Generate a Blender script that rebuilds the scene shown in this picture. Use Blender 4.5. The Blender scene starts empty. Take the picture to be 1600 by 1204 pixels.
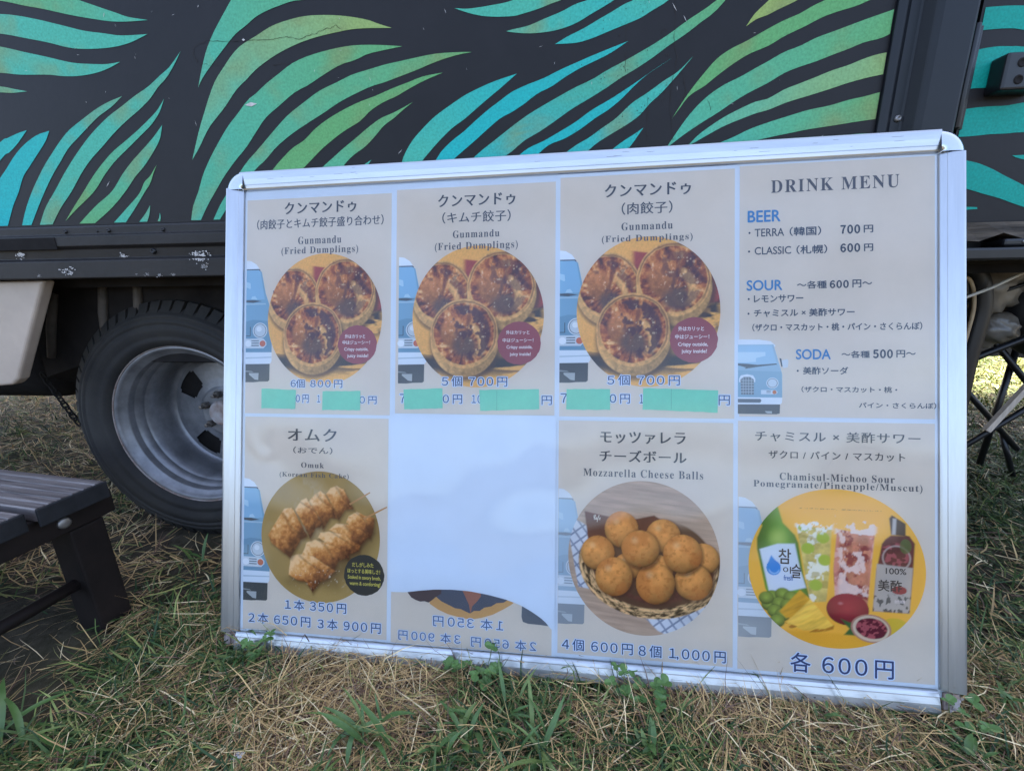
import bpy, math, random
import numpy as np
from mathutils import Matrix, Vector

SCN = bpy.context.scene
COL = SCN.collection
R = math.radians
CAM_ROWS = [[0.996098, -0.005223, 0.088099], [0.086556, 0.252711, -0.963662], [-0.01723, 0.967528, 0.252177]]
CAM_POS = [0, 0, 0.6751]
LENS = 15.4709
BOARD_ROWS = [[0.999184, 0.040373, 0.00106], [-0.039246, 0.964419, 0.261449], [0.009533, -0.261278, 0.965217]]
BOARD_POS = [-0.6112, 0.6283, -0.0001]
FACE_Y = 0.8648
TEXTS = [
(1, 'mincho', 'クンマンドゥ', 114.1, 810.2, 254.4, 832.7),
(1, 'mincho2', '（肉餃子とキムチ餃子盛り合わせ）', 58.4, 784.0, 307.3, 802.7),
(1, 'serif', 'Gunmandu', 141.5, 753.9, 226.6, 767.9),
(1, 'serif', '(Fried Dumplings)', 108.3, 732.6, 259.4, 749.0),
(1, 'price', '6個 800 円', 129.9, 488.3, 231.4, 503.6),
(1, 'price', '0 円', 140.5, 460.4, 165.8, 475.3),
(1, 'price', '１', 183.0, 461.6, 188.5, 474.6),
(1, 'price', '0 円', 265.0, 459.6, 297.4, 473.5),
(2, 'mincho', 'クンマンドゥ', 409.6, 809.6, 547.0, 831.8),
(2, 'mincho2', '（キムチ餃子）', 417.3, 780.6, 539.3, 800.6),
(2, 'serif', 'Gunmandu', 436.6, 754.2, 520.0, 767.3),
(2, 'serif', '(Fried Dumplings)', 403.9, 729.8, 552.4, 746.5),
(2, 'price', '5 個 700 円', 418.7, 492.5, 535.5, 510.2),
(2, 'price', '7', 341.7, 462.4, 351.5, 478.2),
(2, 'price', '0 円', 420.8, 461.9, 455.7, 477.7),
(2, 'price', '１0', 473.2, 463.3, 490.8, 477.5),
(2, 'price', '円', 595.5, 461.6, 612.9, 477.1),
(3, 'mincho', 'クンマンドゥ', 700.6, 812.4, 839.1, 834.5),
(3, 'mincho2', '（肉餃子）', 728.3, 782.4, 810.3, 802.7),
(3, 'serif', 'Gunmandu', 727.9, 755.8, 811.0, 768.9),
(3, 'serif', '(Fried Dumplings)', 695.6, 733.8, 842.7, 747.9),
(3, 'price', '5 個 700 円', 706.0, 496.3, 823.1, 513.2),
(3, 'price', '7', 628.0, 466.0, 639.3, 481.5),
(3, 'price', '0 円', 710.1, 465.5, 743.0, 481.2),
(3, 'price', '１', 759.3, 466.3, 764.7, 480.6),
(3, 'price', '円', 884.2, 464.5, 901.5, 480.7),
(4, 'serifcap', 'DRINK MENU', 964.4, 807.8, 1152.3, 828.3),
(4, 'blue', 'BEER', 929.2, 762.1, 978.5, 780.2),
(4, 'sans', 'TERRA', 939.8, 738.2, 984.1, 750.7),
(4, 'gothic', '（韓国）', 992.7, 737.5, 1039.1, 751.5),
(4, 'boldnum', '700', 1068.1, 738.2, 1095.7, 751.3),
(4, 'gothic', '円', 1101.7, 738.7, 1114.8, 750.3),
(4, 'sans', 'CLASSIC', 939.8, 708.8, 994.6, 721.0),
(4, 'gothic', '（札幌）', 1003.0, 708.0, 1048.1, 721.7),
(4, 'boldnum', '600', 1068.2, 709.0, 1095.7, 721.8),
(4, 'gothic', '円', 1102.1, 709.4, 1114.8, 720.7),
(4, 'blue', 'SOUR', 927.8, 650.8, 981.4, 667.1),
(4, 'gothic', '～各種', 1003.8, 652.2, 1047.5, 664.2),
(4, 'boldnum', '600', 1052.7, 652.3, 1079.3, 663.9),
(4, 'gothic', '円～', 1085.4, 652.4, 1113.3, 664.6),
(4, 'gothic', 'レモンサワー', 938.8, 631.4, 1012.9, 642.9),
(4, 'gothic', 'チャミスル × 美酢サワー', 938.9, 607.9, 1088.1, 620.1),
(4, 'gothic', '（ザクロ・マスカット・桃・パイン・さくらんぼ）', 936.6, 584.7, 1184.2, 596.6),
(4, 'gothic', '●', 930.2, 742.9, 933.1, 746.2),
(4, 'gothic', '●', 929.5, 712.7, 932.5, 715.9),
(4, 'gothic', '●', 929.2, 635.4, 932.2, 638.6),
(4, 'gothic', '●', 929.0, 611.7, 931.9, 614.8),
(4, 'gothic', '●', 1003.5, 519.2, 1006.4, 522.3),
(4, 'blue', 'SODA', 1002.6, 539.2, 1053.4, 554.9),
(4, 'gothic', '～各種', 1069.4, 541.4, 1110.0, 552.2),
(4, 'boldnum', '500', 1115.4, 541.1, 1142.5, 553.8),
(4, 'gothic', '円～', 1148.3, 541.8, 1175.0, 553.0),
(4, 'gothic', '美酢ソーダ', 1013.0, 515.1, 1078.9, 526.8),
(4, 'gothic', '（ザクロ・マスカット・桃・', 1010.8, 486.6, 1149.0, 496.0),
(4, 'gothic', 'パイン・さくらんぼ）', 1094.8, 462.4, 1203.6, 471.4),
(5, 'mincho', 'オムク', 125.9, 390.1, 221.0, 412.9),
(5, 'mincho2', '（おでん）', 136.8, 366.9, 213.7, 379.1),
(5, 'serif', 'Omuk', 152.6, 340.9, 197.7, 350.7),
(5, 'serif', '(Korean Fish Cake)', 110.0, 321.1, 245.9, 332.0),
(5, 'price', '１ 本 350 円', 123.9, 79.0, 243.4, 97.9),
(5, 'price', '2 本 650 円', 50.6, 49.5, 174.2, 68.6),
(5, 'price', '3 本 900 円', 188.5, 48.2, 309.4, 67.3),
(6, 'mirror', '１ 本 350 円', 406.8, 70.3, 531.5, 89.3),
(6, 'mirror', '2 本 650 円', 475.4, 39.9, 588.9, 57.4),
(6, 'mirror', '3 本 900 円', 343.2, 41.6, 456.3, 59.0),
(7, 'mincho', 'モッツァレラ', 695.3, 398.6, 832.6, 418.2),
(7, 'mincho', 'チーズボール', 694.4, 367.9, 834.2, 387.2),
(7, 'serif', 'Mozzarella Cheese Balls', 667.0, 342.2, 860.9, 355.4),
(7, 'price', '4 個 600 円', 632.7, 47.1, 749.7, 66.2),
(7, 'price', '8 個 １,000 円', 759.6, 45.5, 896.7, 65.7),
(8, 'mincho3', 'チャミスル × 美酢サワー', 941.0, 407.5, 1180.9, 424.1),
(8, 'mincho3', 'ザクロ / パイン / マスカット', 961.4, 379.9, 1159.6, 392.7),
(8, 'serif', 'Chamisul-Michoo Sour', 977.9, 346.0, 1145.1, 357.7),
(8, 'serif', 'Pomegranate/Pineapple/Muscut)', 938.3, 331.0, 1184.0, 344.7),
(8, 'pricebig', '各 600 円', 994.5, 42.6, 1143.5, 73.0),
(8, 'tinybrown', 'すっきり爽やか、果実のおいしさ！', 1006.0, 301.4, 1126.0, 303.0),
(8, 'label_dark', '참', 976.5, 212.6, 994.7, 236.2),
(8, 'label_dark', '이', 983.3, 197.3, 994.8, 207.9),
(8, 'label_dark', '슬', 995.7, 191.1, 1010.0, 212.7),
(8, 'label_blue', 'fresh', 984.2, 186.3, 997.6, 194.7),
(8, 'label_dark', '100%', 1132.4, 205.4, 1161.2, 214.6),
(8, 'label_dark', '美酢', 1121.5, 178.3, 1154.9, 196.0),
(8, 'label_red', '自然発酵', 1145.0, 160.8, 1159.4, 165.8),
(7, 'cafe', '𝓒𝓪𝓯𝓮', 684.5, 265.4, 695.7, 277.8),
(1, 'badge', '外はカリッと', 235.6, 578.7, 274.4, 586.0),
(1, 'badge', '中はジューシー！', 231.3, 567.6, 283.9, 574.8),
(1, 'badge', 'Crispy outside,', 234.6, 554.3, 280.5, 561.9),
(1, 'badge', 'juicy inside!', 240.7, 542.3, 280.6, 549.9),
(2, 'badge', '外はカリッと', 533.0, 583.1, 573.7, 590.0),
(2, 'badge', '中はジューシー！', 527.1, 569.5, 580.6, 576.4),
(2, 'badge', 'Crispy outside,', 534.0, 556.7, 578.8, 564.0),
(2, 'badge', 'juicy inside!', 539.8, 544.5, 576.1, 551.7),
(3, 'badge', '外はカリッと', 820.4, 586.1, 860.9, 593.5),
(3, 'badge', '中はジューシー！', 815.6, 572.9, 869.2, 580.3),
(3, 'badge', 'Crispy outside,', 820.2, 559.4, 867.3, 567.2),
(3, 'badge', 'juicy inside!', 825.9, 548.1, 865.5, 555.8),
(5, 'badge_yellow', 'だしがしみた', 254.2, 165.2, 294.8, 173.3),
(5, 'badge_yellow', 'ほっとする美味しさ！', 245.6, 153.8, 307.3, 161.8),
(5, 'badge_yellow', 'Soaked in savory broth,', 246.3, 141.4, 308.6, 149.9),
(5, 'badge_yellow', 'warm & comforting!', 249.8, 130.3, 308.0, 138.8)]
CIRCLES = {1: (194.2, 615.1, 111.9, 120.3), 2: (481.1, 615.2, 117.3, 124.4), 3: (770.4, 619.1, 116.2, 125.4), 5: (190.5, 215.2, 115.9, 119.8), 7: (765.1, 208.8, 122.6, 128.0), 8: (1060.0, 208.9, 128.9, 125.1)}
BADGES = {1: (259.6, 567.1, 37.2, 35.2), 2: (555.6, 567.9, 37.7, 37.2), 3: (845.0, 571.0, 37.7, 37.2), 5: (276.9, 150.8, 38.1, 36.6)}
TAPES = [[(71.3, 486.0), (140.9, 484.0), (139.7, 448.6), (71.4, 449.1)], [(193.3, 481.9), (266.6, 483.0), (266.5, 448.0), (192.9, 447.6)], [(348.4, 486.5), (420.0, 488.6), (420.7, 453.4), (350.0, 450.4)], [(486.2, 486.4), (590.8, 488.6), (591.5, 453.9), (488.3, 450.0)], [(638.0, 489.0), (710.5, 489.9), (710.7, 454.4), (637.5, 453.9)], [(764.6, 491.4), (883.4, 488.7), (882.4, 452.2), (763.7, 455.7)]]
SHEET_EDGE = [(325.0, 125.8), (355.8, 126.9), (382.8, 131.3), (409.7, 134.8), (440.8, 136.6), (471.5, 136.0), (504.2, 131.8), (536.5, 125.5), (562.1, 117.8), (579.0, 109.5), (595.9, 99.2), (609.6, 87.8), (615.3, 77.8)]
P6_ORANGE = [(395.4, 127.3), (400.3, 108.4), (415.5, 99.3), (433.0, 92.7), (453.8, 88.6), (473.3, 86.1), (492.7, 90.3), (513.0, 97.3), (533.1, 108.7), (546.5, 117.4), (555.3, 126.8), (555.2, 143.3), (395.3, 138.6)]
P6_DARK = [(409.4, 139.5), (411.8, 121.6), (421.2, 114.3), (432.9, 109.5), (446.8, 103.8), (456.0, 103.3), (465.2, 99.5), (473.2, 96.7), (480.1, 101.7), (490.3, 102.4), (498.2, 108.5), (510.6, 111.6), (519.6, 117.7), (531.9, 119.7), (541.9, 125.9), (553.1, 127.7), (546.2, 153.7), (409.3, 150.7)]
P6_BLOB = [(355.2, 136.0), (360.1, 124.9), (366.1, 117.4), (374.4, 113.4), (382.6, 111.1), (390.9, 112.3), (397.9, 110.5), (404.9, 115.5), (411.8, 121.6), (421.1, 127.8), (421.0, 145.8), (355.1, 141.7)]
P6_FISH = [(455.7, 142.4), (463.8, 126.2), (470.8, 112.1), (473.8, 96.7), (476.6, 109.2), (485.6, 118.7), (492.4, 128.1), (490.0, 144.6)]
P6_TYRE = [(564.2, 127.4), (563.3, 97.7), (565.6, 89.1), (574.4, 86.4), (596.4, 85.9), (610.7, 84.8), (610.4, 130.5)]
VANS = {1: (36.9, 90.4, 497.8, 726.5), 2: (337.6, 389.7, 497.0, 723.8), 3: (625.2, 677.4, 499.7, 725.7), 5: (36.5, 91.7, 90.6, 318.2), 7: (625.5, 673.2, 90.6, 320.0), 8: (915.6, 970.0, 91.5, 316.9)}
VAN_BIG = (913.5, 981.9, 450.8, 571.8)
LEAVES = [
([(-1.079, 1.228), (-0.986, 1.202), (-0.917, 1.18), (-0.848, 1.157), (-0.808, 1.143), (-0.779, 1.133), (-0.756, 1.125), (-0.719, 1.118)], [(-1.098, 1.179), (-0.999, 1.164), (-0.954, 1.154), (-0.915, 1.146), (-0.865, 1.134), (-0.819, 1.125), (-0.789, 1.12), (-0.758, 1.118), (-0.719, 1.118)], 'green', 'teal'),
([(-1.108, 1.154), (-1.006, 1.144), (-0.975, 1.14), (-0.936, 1.132), (-0.885, 1.119), (-0.847, 1.109), (-0.81, 1.103), (-0.78, 1.098), (-0.749, 1.097), (-0.725, 1.097)], [(-1.118, 1.128), (-1.016, 1.114), (-0.971, 1.105), (-0.924, 1.095), (-0.886, 1.085), (-0.855, 1.081), (-0.816, 1.08), (-0.784, 1.082), (-0.757, 1.087), (-0.725, 1.097)], 'teal', 'teal'),
([(-1.123, 1.115), (-1.023, 1.094), (-0.978, 1.083), (-0.931, 1.072), (-0.886, 1.061), (-0.851, 1.057), (-0.819, 1.055), (-0.789, 1.057)], [(-1.144, 1.06), (-1.038, 1.052), (-0.997, 1.047), (-0.94, 1.044), (-0.908, 1.04), (-0.876, 1.039), (-0.842, 1.042), (-0.815, 1.048), (-0.789, 1.057)], 'teal', 'teal'),
([(-1.151, 1.043), (-1.046, 1.03), (-1.02, 1.025), (-0.991, 1.019)], [(-1.157, 1.027), (-1.049, 1.02), (-1.023, 1.018), (-0.991, 1.019)], 'teal', 'teal'),
([(-1.187, 0.873), (-1.078, 0.935), (-1.059, 0.942), (-1.032, 0.95), (-1.013, 0.954)], [(-1.214, 0.8), (-1.09, 0.902), (-1.063, 0.917), (-1.04, 0.932), (-1.013, 0.954)], 'cyan', 'cyan'),
([(-1.193, 0.776), (-1.144, 0.829), (-1.101, 0.87), (-1.081, 0.887), (-1.056, 0.909), (-1.029, 0.928), (-0.996, 0.944), (-0.966, 0.951)], [(-1.116, 0.777), (-1.103, 0.797), (-1.086, 0.822), (-1.067, 0.845), (-1.048, 0.872), (-1.027, 0.891), (-1.002, 0.913), (-0.979, 0.934), (-0.966, 0.951)], 'blue', 'cyan'),
([(-1.083, 0.777), (-1.064, 0.809), (-1.038, 0.844), (-1.002, 0.884), (-0.972, 0.912), (-0.944, 0.936), (-0.921, 0.952), (-0.89, 0.968), (-0.859, 0.983), (-0.83, 0.994), (-0.8, 1.002)], [(-1.063, 0.777), (-1.034, 0.814), (-1.01, 0.843), (-0.984, 0.872), (-0.958, 0.897), (-0.935, 0.919), (-0.904, 0.94), (-0.88, 0.956), (-0.856, 0.971), (-0.825, 0.986), (-0.8, 1.002)], 'cyan', 'teal'),
([(-1.042, 0.779), (-1.017, 0.814), (-0.988, 0.843), (-0.958, 0.874), (-0.926, 0.904), (-0.894, 0.931), (-0.868, 0.95), (-0.836, 0.97), (-0.806, 0.985), (-0.773, 1.002), (-0.744, 1.015), (-0.714, 1.033), (-0.695, 1.044), (-0.668, 1.067)], [(-1.014, 0.779), (-0.984, 0.812), (-0.952, 0.841), (-0.921, 0.873), (-0.894, 0.897), (-0.863, 0.919), (-0.83, 0.943), (-0.798, 0.963), (-0.768, 0.98), (-0.744, 0.996), (-0.725, 1.013), (-0.705, 1.027), (-0.685, 1.047), (-0.668, 1.067)], 'teal', 'teal'),
([(-0.98, 0.788), (-0.956, 0.812), (-0.925, 0.841), (-0.898, 0.867), (-0.872, 0.889), (-0.843, 0.91), (-0.811, 0.928), (-0.78, 0.946), (-0.752, 0.964), (-0.734, 0.977), (-0.717, 0.994)], [(-0.98, 0.788), (-0.95, 0.809), (-0.903, 0.84), (-0.87, 0.871), (-0.843, 0.893), (-0.811, 0.914), (-0.779, 0.935), (-0.752, 0.953), (-0.731, 0.973), (-0.717, 0.994)], 'green', 'teal'),
([(-0.954, 0.78), (-0.906, 0.814), (-0.865, 0.839), (-0.833, 0.87), (-0.807, 0.892), (-0.778, 0.913), (-0.754, 0.931), (-0.731, 0.951)], [(-0.92, 0.78), (-0.873, 0.809), (-0.836, 0.838), (-0.808, 0.864), (-0.785, 0.882), (-0.759, 0.907), (-0.741, 0.928), (-0.731, 0.951)], 'green', 'teal'),
([(-0.879, 0.779), (-0.843, 0.806), (-0.808, 0.833), (-0.791, 0.854), (-0.776, 0.865), (-0.758, 0.884)], [(-0.851, 0.78), (-0.822, 0.808), (-0.794, 0.837), (-0.78, 0.851), (-0.769, 0.868), (-0.758, 0.884)], 'teal', 'green'),
([(-0.822, 0.78), (-0.804, 0.796), (-0.789, 0.812)], [(-0.804, 0.78), (-0.795, 0.795), (-0.789, 0.812)], 'teal', 'teal'),
([(-0.782, 0.779), (-0.775, 0.79), (-0.772, 0.798)], [(-0.776, 0.779), (-0.772, 0.79), (-0.772, 0.798)], 'teal', 'teal'),
([(-0.646, 1.009), (-0.634, 1.036), (-0.619, 1.065), (-0.602, 1.089), (-0.582, 1.112), (-0.567, 1.128), (-0.557, 1.139), (-0.538, 1.156), (-0.504, 1.182), (-0.427, 1.166), (-0.351, 1.139)], [(-0.646, 1.009), (-0.634, 1.024), (-0.611, 1.045), (-0.585, 1.067), (-0.56, 1.087), (-0.536, 1.1), (-0.517, 1.111), (-0.495, 1.119), (-0.471, 1.125), (-0.447, 1.13), (-0.426, 1.131), (-0.385, 1.136), (-0.351, 1.139)], 'teal', 'green'),
([(-0.683, 0.89), (-0.673, 0.911), (-0.657, 0.943), (-0.642, 0.969), (-0.628, 0.993), (-0.611, 1.018), (-0.59, 1.039), (-0.572, 1.056), (-0.552, 1.07), (-0.521, 1.083), (-0.49, 1.096), (-0.459, 1.103), (-0.429, 1.107), (-0.401, 1.107), (-0.372, 1.105), (-0.344, 1.101), (-0.316, 1.095), (-0.297, 1.088), (-0.275, 1.081)], [(-0.683, 0.89), (-0.664, 0.911), (-0.638, 0.943), (-0.603, 0.973), (-0.573, 1.002), (-0.551, 1.017), (-0.53, 1.032), (-0.497, 1.049), (-0.466, 1.061), (-0.435, 1.07), (-0.405, 1.076), (-0.375, 1.08), (-0.346, 1.083), (-0.317, 1.083), (-0.275, 1.081)], 'teal', 'olive'),
([(-0.709, 0.781), (-0.699, 0.808), (-0.683, 0.833), (-0.668, 0.861), (-0.649, 0.888), (-0.624, 0.918), (-0.6, 0.944), (-0.577, 0.964), (-0.555, 0.984), (-0.537, 0.994), (-0.516, 1.008), (-0.487, 1.024), (-0.463, 1.037), (-0.436, 1.046), (-0.402, 1.053), (-0.364, 1.058), (-0.335, 1.059), (-0.297, 1.057), (-0.259, 1.053)], [(-0.689, 0.781), (-0.668, 0.809), (-0.648, 0.832), (-0.626, 0.857), (-0.598, 0.884), (-0.571, 0.907), (-0.548, 0.931), (-0.525, 0.954), (-0.495, 0.973), (-0.464, 0.992), (-0.438, 1.002), (-0.404, 1.018), (-0.373, 1.031), (-0.345, 1.037), (-0.321, 1.045), (-0.292, 1.049), (-0.259, 1.053)], 'teal', 'green'),
([(-0.663, 0.78), (-0.642, 0.809), (-0.622, 0.831), (-0.597, 0.859), (-0.573, 0.883), (-0.553, 0.899), (-0.531, 0.917), (-0.507, 0.937), (-0.481, 0.957), (-0.448, 0.976), (-0.416, 0.993), (-0.384, 1.004), (-0.353, 1.015), (-0.324, 1.021), (-0.294, 1.027), (-0.265, 1.031), (-0.236, 1.035), (-0.2, 1.039), (-0.157, 1.039), (-0.138, 1.038)], [(-0.65, 0.78), (-0.63, 0.802), (-0.597, 0.834), (-0.559, 0.869), (-0.537, 0.884), (-0.512, 0.905), (-0.48, 0.925), (-0.444, 0.943), (-0.414, 0.957), (-0.382, 0.973), (-0.351, 0.985), (-0.321, 0.995), (-0.297, 1.0), (-0.267, 1.008), (-0.237, 1.016), (-0.208, 1.025), (-0.18, 1.032), (-0.157, 1.036), (-0.138, 1.038)], 'teal', 'green'),
([(-0.585, 0.795), (-0.551, 0.838), (-0.529, 0.863), (-0.509, 0.881), (-0.481, 0.902), (-0.457, 0.914), (-0.433, 0.932), (-0.407, 0.947), (-0.375, 0.961), (-0.344, 0.972), (-0.314, 0.98), (-0.283, 0.99), (-0.254, 0.998), (-0.225, 1.006), (-0.19, 1.01)], [(-0.543, 0.794), (-0.5, 0.839), (-0.469, 0.864), (-0.447, 0.881), (-0.422, 0.9), (-0.395, 0.917), (-0.373, 0.929), (-0.347, 0.941), (-0.324, 0.958), (-0.299, 0.97), (-0.275, 0.978), (-0.255, 0.987), (-0.225, 0.999), (-0.19, 1.01)], 'green', 'green'),
([(-0.498, 0.804), (-0.461, 0.841), (-0.431, 0.865), (-0.405, 0.883), (-0.383, 0.898), (-0.356, 0.915), (-0.333, 0.93), (-0.308, 0.944), (-0.281, 0.953), (-0.247, 0.967)], [(-0.447, 0.803), (-0.41, 0.842), (-0.389, 0.866), (-0.368, 0.884), (-0.342, 0.899), (-0.323, 0.914), (-0.303, 0.932), (-0.284, 0.943), (-0.265, 0.956), (-0.247, 0.967)], 'teal', 'green'),
([(-0.379, 0.846), (-0.352, 0.866), (-0.332, 0.877)], [(-0.36, 0.845), (-0.339, 0.869), (-0.332, 0.877)], 'teal', 'teal'),
([(-0.299, 0.81), (-0.284, 0.848), (-0.276, 0.867), (-0.269, 0.883), (-0.252, 0.906), (-0.23, 0.926), (-0.208, 0.943), (-0.184, 0.957), (-0.154, 0.973), (-0.126, 0.984), (-0.098, 0.993), (-0.061, 1.002)], [(-0.28, 0.809), (-0.256, 0.848), (-0.24, 0.868), (-0.224, 0.884), (-0.202, 0.904), (-0.178, 0.923), (-0.156, 0.936), (-0.133, 0.952), (-0.113, 0.966), (-0.092, 0.98), (-0.061, 1.002)], 'teal', 'cyan'),
([(-0.246, 0.82), (-0.228, 0.852), (-0.214, 0.868), (-0.2, 0.886), (-0.179, 0.903), (-0.157, 0.917), (-0.137, 0.932), (-0.113, 0.949), (-0.09, 0.963), (-0.07, 0.975), (-0.042, 0.985), (-0.015, 0.993), (0.013, 1.004), (0.039, 1.013), (0.066, 1.022), (0.092, 1.03), (0.125, 1.04)], [(-0.213, 0.819), (-0.197, 0.851), (-0.182, 0.869), (-0.162, 0.884), (-0.138, 0.901), (-0.114, 0.919), (-0.091, 0.935), (-0.07, 0.944), (-0.048, 0.956), (-0.026, 0.97), (-0.001, 0.98), (0.02, 0.992), (0.047, 1.005), (0.071, 1.014), (0.098, 1.025), (0.125, 1.04)], 'blue', 'cyan'),
([(-0.204, 0.818), (-0.172, 0.852), (-0.146, 0.87), (-0.129, 0.883), (-0.106, 0.898), (-0.071, 0.921), (-0.043, 0.938), (-0.015, 0.952), (0.013, 0.965), (0.04, 0.977), (0.067, 0.987), (0.093, 1.0), (0.119, 1.011), (0.145, 1.023), (0.17, 1.035), (0.195, 1.049), (0.219, 1.064), (0.243, 1.077), (0.262, 1.089), (0.289, 1.109), (0.311, 1.129)], [(-0.146, 0.816), (-0.117, 0.85), (-0.089, 0.871), (-0.072, 0.881), (-0.049, 0.898), (-0.024, 0.91), (0.004, 0.926), (0.032, 0.943), (0.062, 0.958), (0.089, 0.972), (0.115, 0.987), (0.141, 1.0), (0.166, 1.014), (0.191, 1.03), (0.216, 1.044), (0.24, 1.06), (0.259, 1.072), (0.276, 1.089), (0.294, 1.111), (0.311, 1.129)], 'blue', 'green'),
([(-0.126, 0.821), (-0.089, 0.854), (-0.064, 0.871), (-0.043, 0.885), (-0.015, 0.896), (0.014, 0.91), (0.041, 0.924), (0.068, 0.941), (0.095, 0.954), (0.121, 0.968), (0.147, 0.983), (0.172, 0.998), (0.198, 1.012)], [(-0.09, 0.82), (-0.058, 0.852), (-0.029, 0.872), (-0.006, 0.889), (0.021, 0.898), (0.049, 0.912), (0.074, 0.928), (0.096, 0.94), (0.117, 0.955), (0.137, 0.973), (0.159, 0.99), (0.198, 1.012)], 'blue', 'cyan'),
([(-0.043, 0.824), (-0.009, 0.855), (0.02, 0.873), (0.042, 0.887), (0.064, 0.898), (0.086, 0.912), (0.109, 0.926), (0.135, 0.948), (0.161, 0.963), (0.186, 0.979), (0.209, 0.992), (0.232, 1.013)], [(-0.003, 0.823), (0.031, 0.855), (0.059, 0.874), (0.077, 0.888), (0.102, 0.902), (0.129, 0.916), (0.15, 0.93), (0.165, 0.946), (0.182, 0.96), (0.2, 0.978), (0.214, 0.993), (0.232, 1.013)], 'blue', 'teal'),
([(0.06, 0.837), (0.102, 0.875), (0.125, 0.891), (0.141, 0.9), (0.157, 0.91)], [(0.094, 0.835), (0.13, 0.875), (0.141, 0.888), (0.149, 0.899), (0.157, 0.91)], 'cyan', 'cyan'),
([(0.037, 1.155), (-0.025, 1.123), (-0.068, 1.108), (-0.108, 1.103), (-0.141, 1.101), (-0.165, 1.103)], [(0.078, 1.135), (0.037, 1.115), (0.014, 1.104), (-0.002, 1.1), (-0.023, 1.094), (-0.047, 1.089), (-0.068, 1.086), (-0.109, 1.088), (-0.138, 1.094), (-0.165, 1.103)], 'teal', 'teal'),
([(0.109, 1.133), (0.089, 1.115), (0.059, 1.102), (0.038, 1.097), (0.012, 1.087), (-0.015, 1.079), (-0.041, 1.071), (-0.068, 1.067), (-0.078, 1.065)], [(0.149, 1.131), (0.125, 1.113), (0.1, 1.099), (0.082, 1.09), (0.064, 1.082), (0.038, 1.07), (0.012, 1.063), (-0.015, 1.06), (-0.042, 1.06), (-0.068, 1.063), (-0.078, 1.065)], 'cyan', 'teal'),
([(0.179, 1.129), (0.155, 1.109), (0.131, 1.097), (0.116, 1.092), (0.095, 1.082), (0.077, 1.074), (0.051, 1.062), (0.025, 1.052), (0.004, 1.042)], [(0.229, 1.126), (0.206, 1.106), (0.187, 1.094), (0.177, 1.088), (0.162, 1.081), (0.142, 1.071), (0.117, 1.063), (0.091, 1.055), (0.065, 1.047), (0.039, 1.042), (0.004, 1.042)], 'teal', 'cyan'),
([(0.392, 1.132), (0.362, 1.105), (0.341, 1.083), (0.323, 1.067), (0.311, 1.05)], [(0.451, 1.115), (0.425, 1.101), (0.387, 1.082), (0.373, 1.076), (0.357, 1.07), (0.343, 1.064), (0.326, 1.059), (0.311, 1.05)], 'olive', 'olive'),
([(0.49, 1.105), (0.464, 1.094), (0.428, 1.079), (0.41, 1.072), (0.392, 1.063), (0.369, 1.055), (0.346, 1.045), (0.315, 1.03), (0.291, 1.02), (0.27, 1.007), (0.251, 0.987), (0.232, 0.964), (0.218, 0.944), (0.204, 0.922)], [(0.547, 1.093), (0.53, 1.086), (0.495, 1.075), (0.475, 1.068), (0.452, 1.063), (0.427, 1.056), (0.402, 1.045), (0.372, 1.033), (0.349, 1.021), (0.32, 1.011), (0.296, 0.998), (0.272, 0.982), (0.253, 0.968), (0.23, 0.955), (0.214, 0.935), (0.204, 0.922)], 'green', 'green'),
([(0.553, 1.066), (0.535, 1.061), (0.517, 1.056), (0.495, 1.05), (0.468, 1.042), (0.445, 1.035), (0.421, 1.028), (0.398, 1.018), (0.375, 1.011), (0.351, 0.999), (0.332, 0.99), (0.31, 0.979), (0.286, 0.969), (0.264, 0.956), (0.245, 0.94), (0.228, 0.921), (0.211, 0.897), (0.197, 0.876)], [(0.551, 1.034), (0.534, 1.028), (0.519, 1.022), (0.496, 1.018), (0.473, 1.01), (0.45, 1.003), (0.426, 0.995), (0.403, 0.989), (0.379, 0.981), (0.355, 0.968), (0.326, 0.955), (0.302, 0.942), (0.278, 0.927), (0.253, 0.913), (0.227, 0.897), (0.207, 0.883), (0.197, 0.876)], 'green', 'teal'),
([(0.55, 1.005), (0.533, 1.002), (0.518, 1.0), (0.499, 0.995), (0.476, 0.987), (0.453, 0.981), (0.43, 0.973), (0.406, 0.965), (0.382, 0.957), (0.358, 0.945), (0.338, 0.941), (0.315, 0.932), (0.291, 0.921), (0.269, 0.908), (0.249, 0.894), (0.233, 0.878)], [(0.551, 0.976), (0.534, 0.972), (0.509, 0.968), (0.481, 0.962), (0.452, 0.954), (0.421, 0.946), (0.389, 0.938), (0.36, 0.928), (0.342, 0.924), (0.317, 0.916), (0.292, 0.907), (0.267, 0.895), (0.246, 0.884), (0.233, 0.878)], 'olive', 'teal'),
([(0.551, 0.948), (0.532, 0.946), (0.509, 0.941), (0.485, 0.937), (0.456, 0.93), (0.424, 0.925), (0.392, 0.917), (0.362, 0.909), (0.333, 0.9), (0.308, 0.889), (0.282, 0.879), (0.252, 0.861)], [(0.549, 0.908), (0.532, 0.907), (0.5, 0.904), (0.466, 0.9), (0.428, 0.896), (0.396, 0.891), (0.365, 0.886), (0.34, 0.881), (0.314, 0.875), (0.289, 0.866), (0.252, 0.861)], 'green', 'teal'),
([(0.553, 0.887), (0.533, 0.886), (0.508, 0.886), (0.479, 0.883), (0.429, 0.871), (0.37, 0.851)], [(0.559, 0.854), (0.538, 0.857), (0.513, 0.858), (0.473, 0.856), (0.432, 0.851), (0.37, 0.851)], 'teal', 'teal'),
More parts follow.
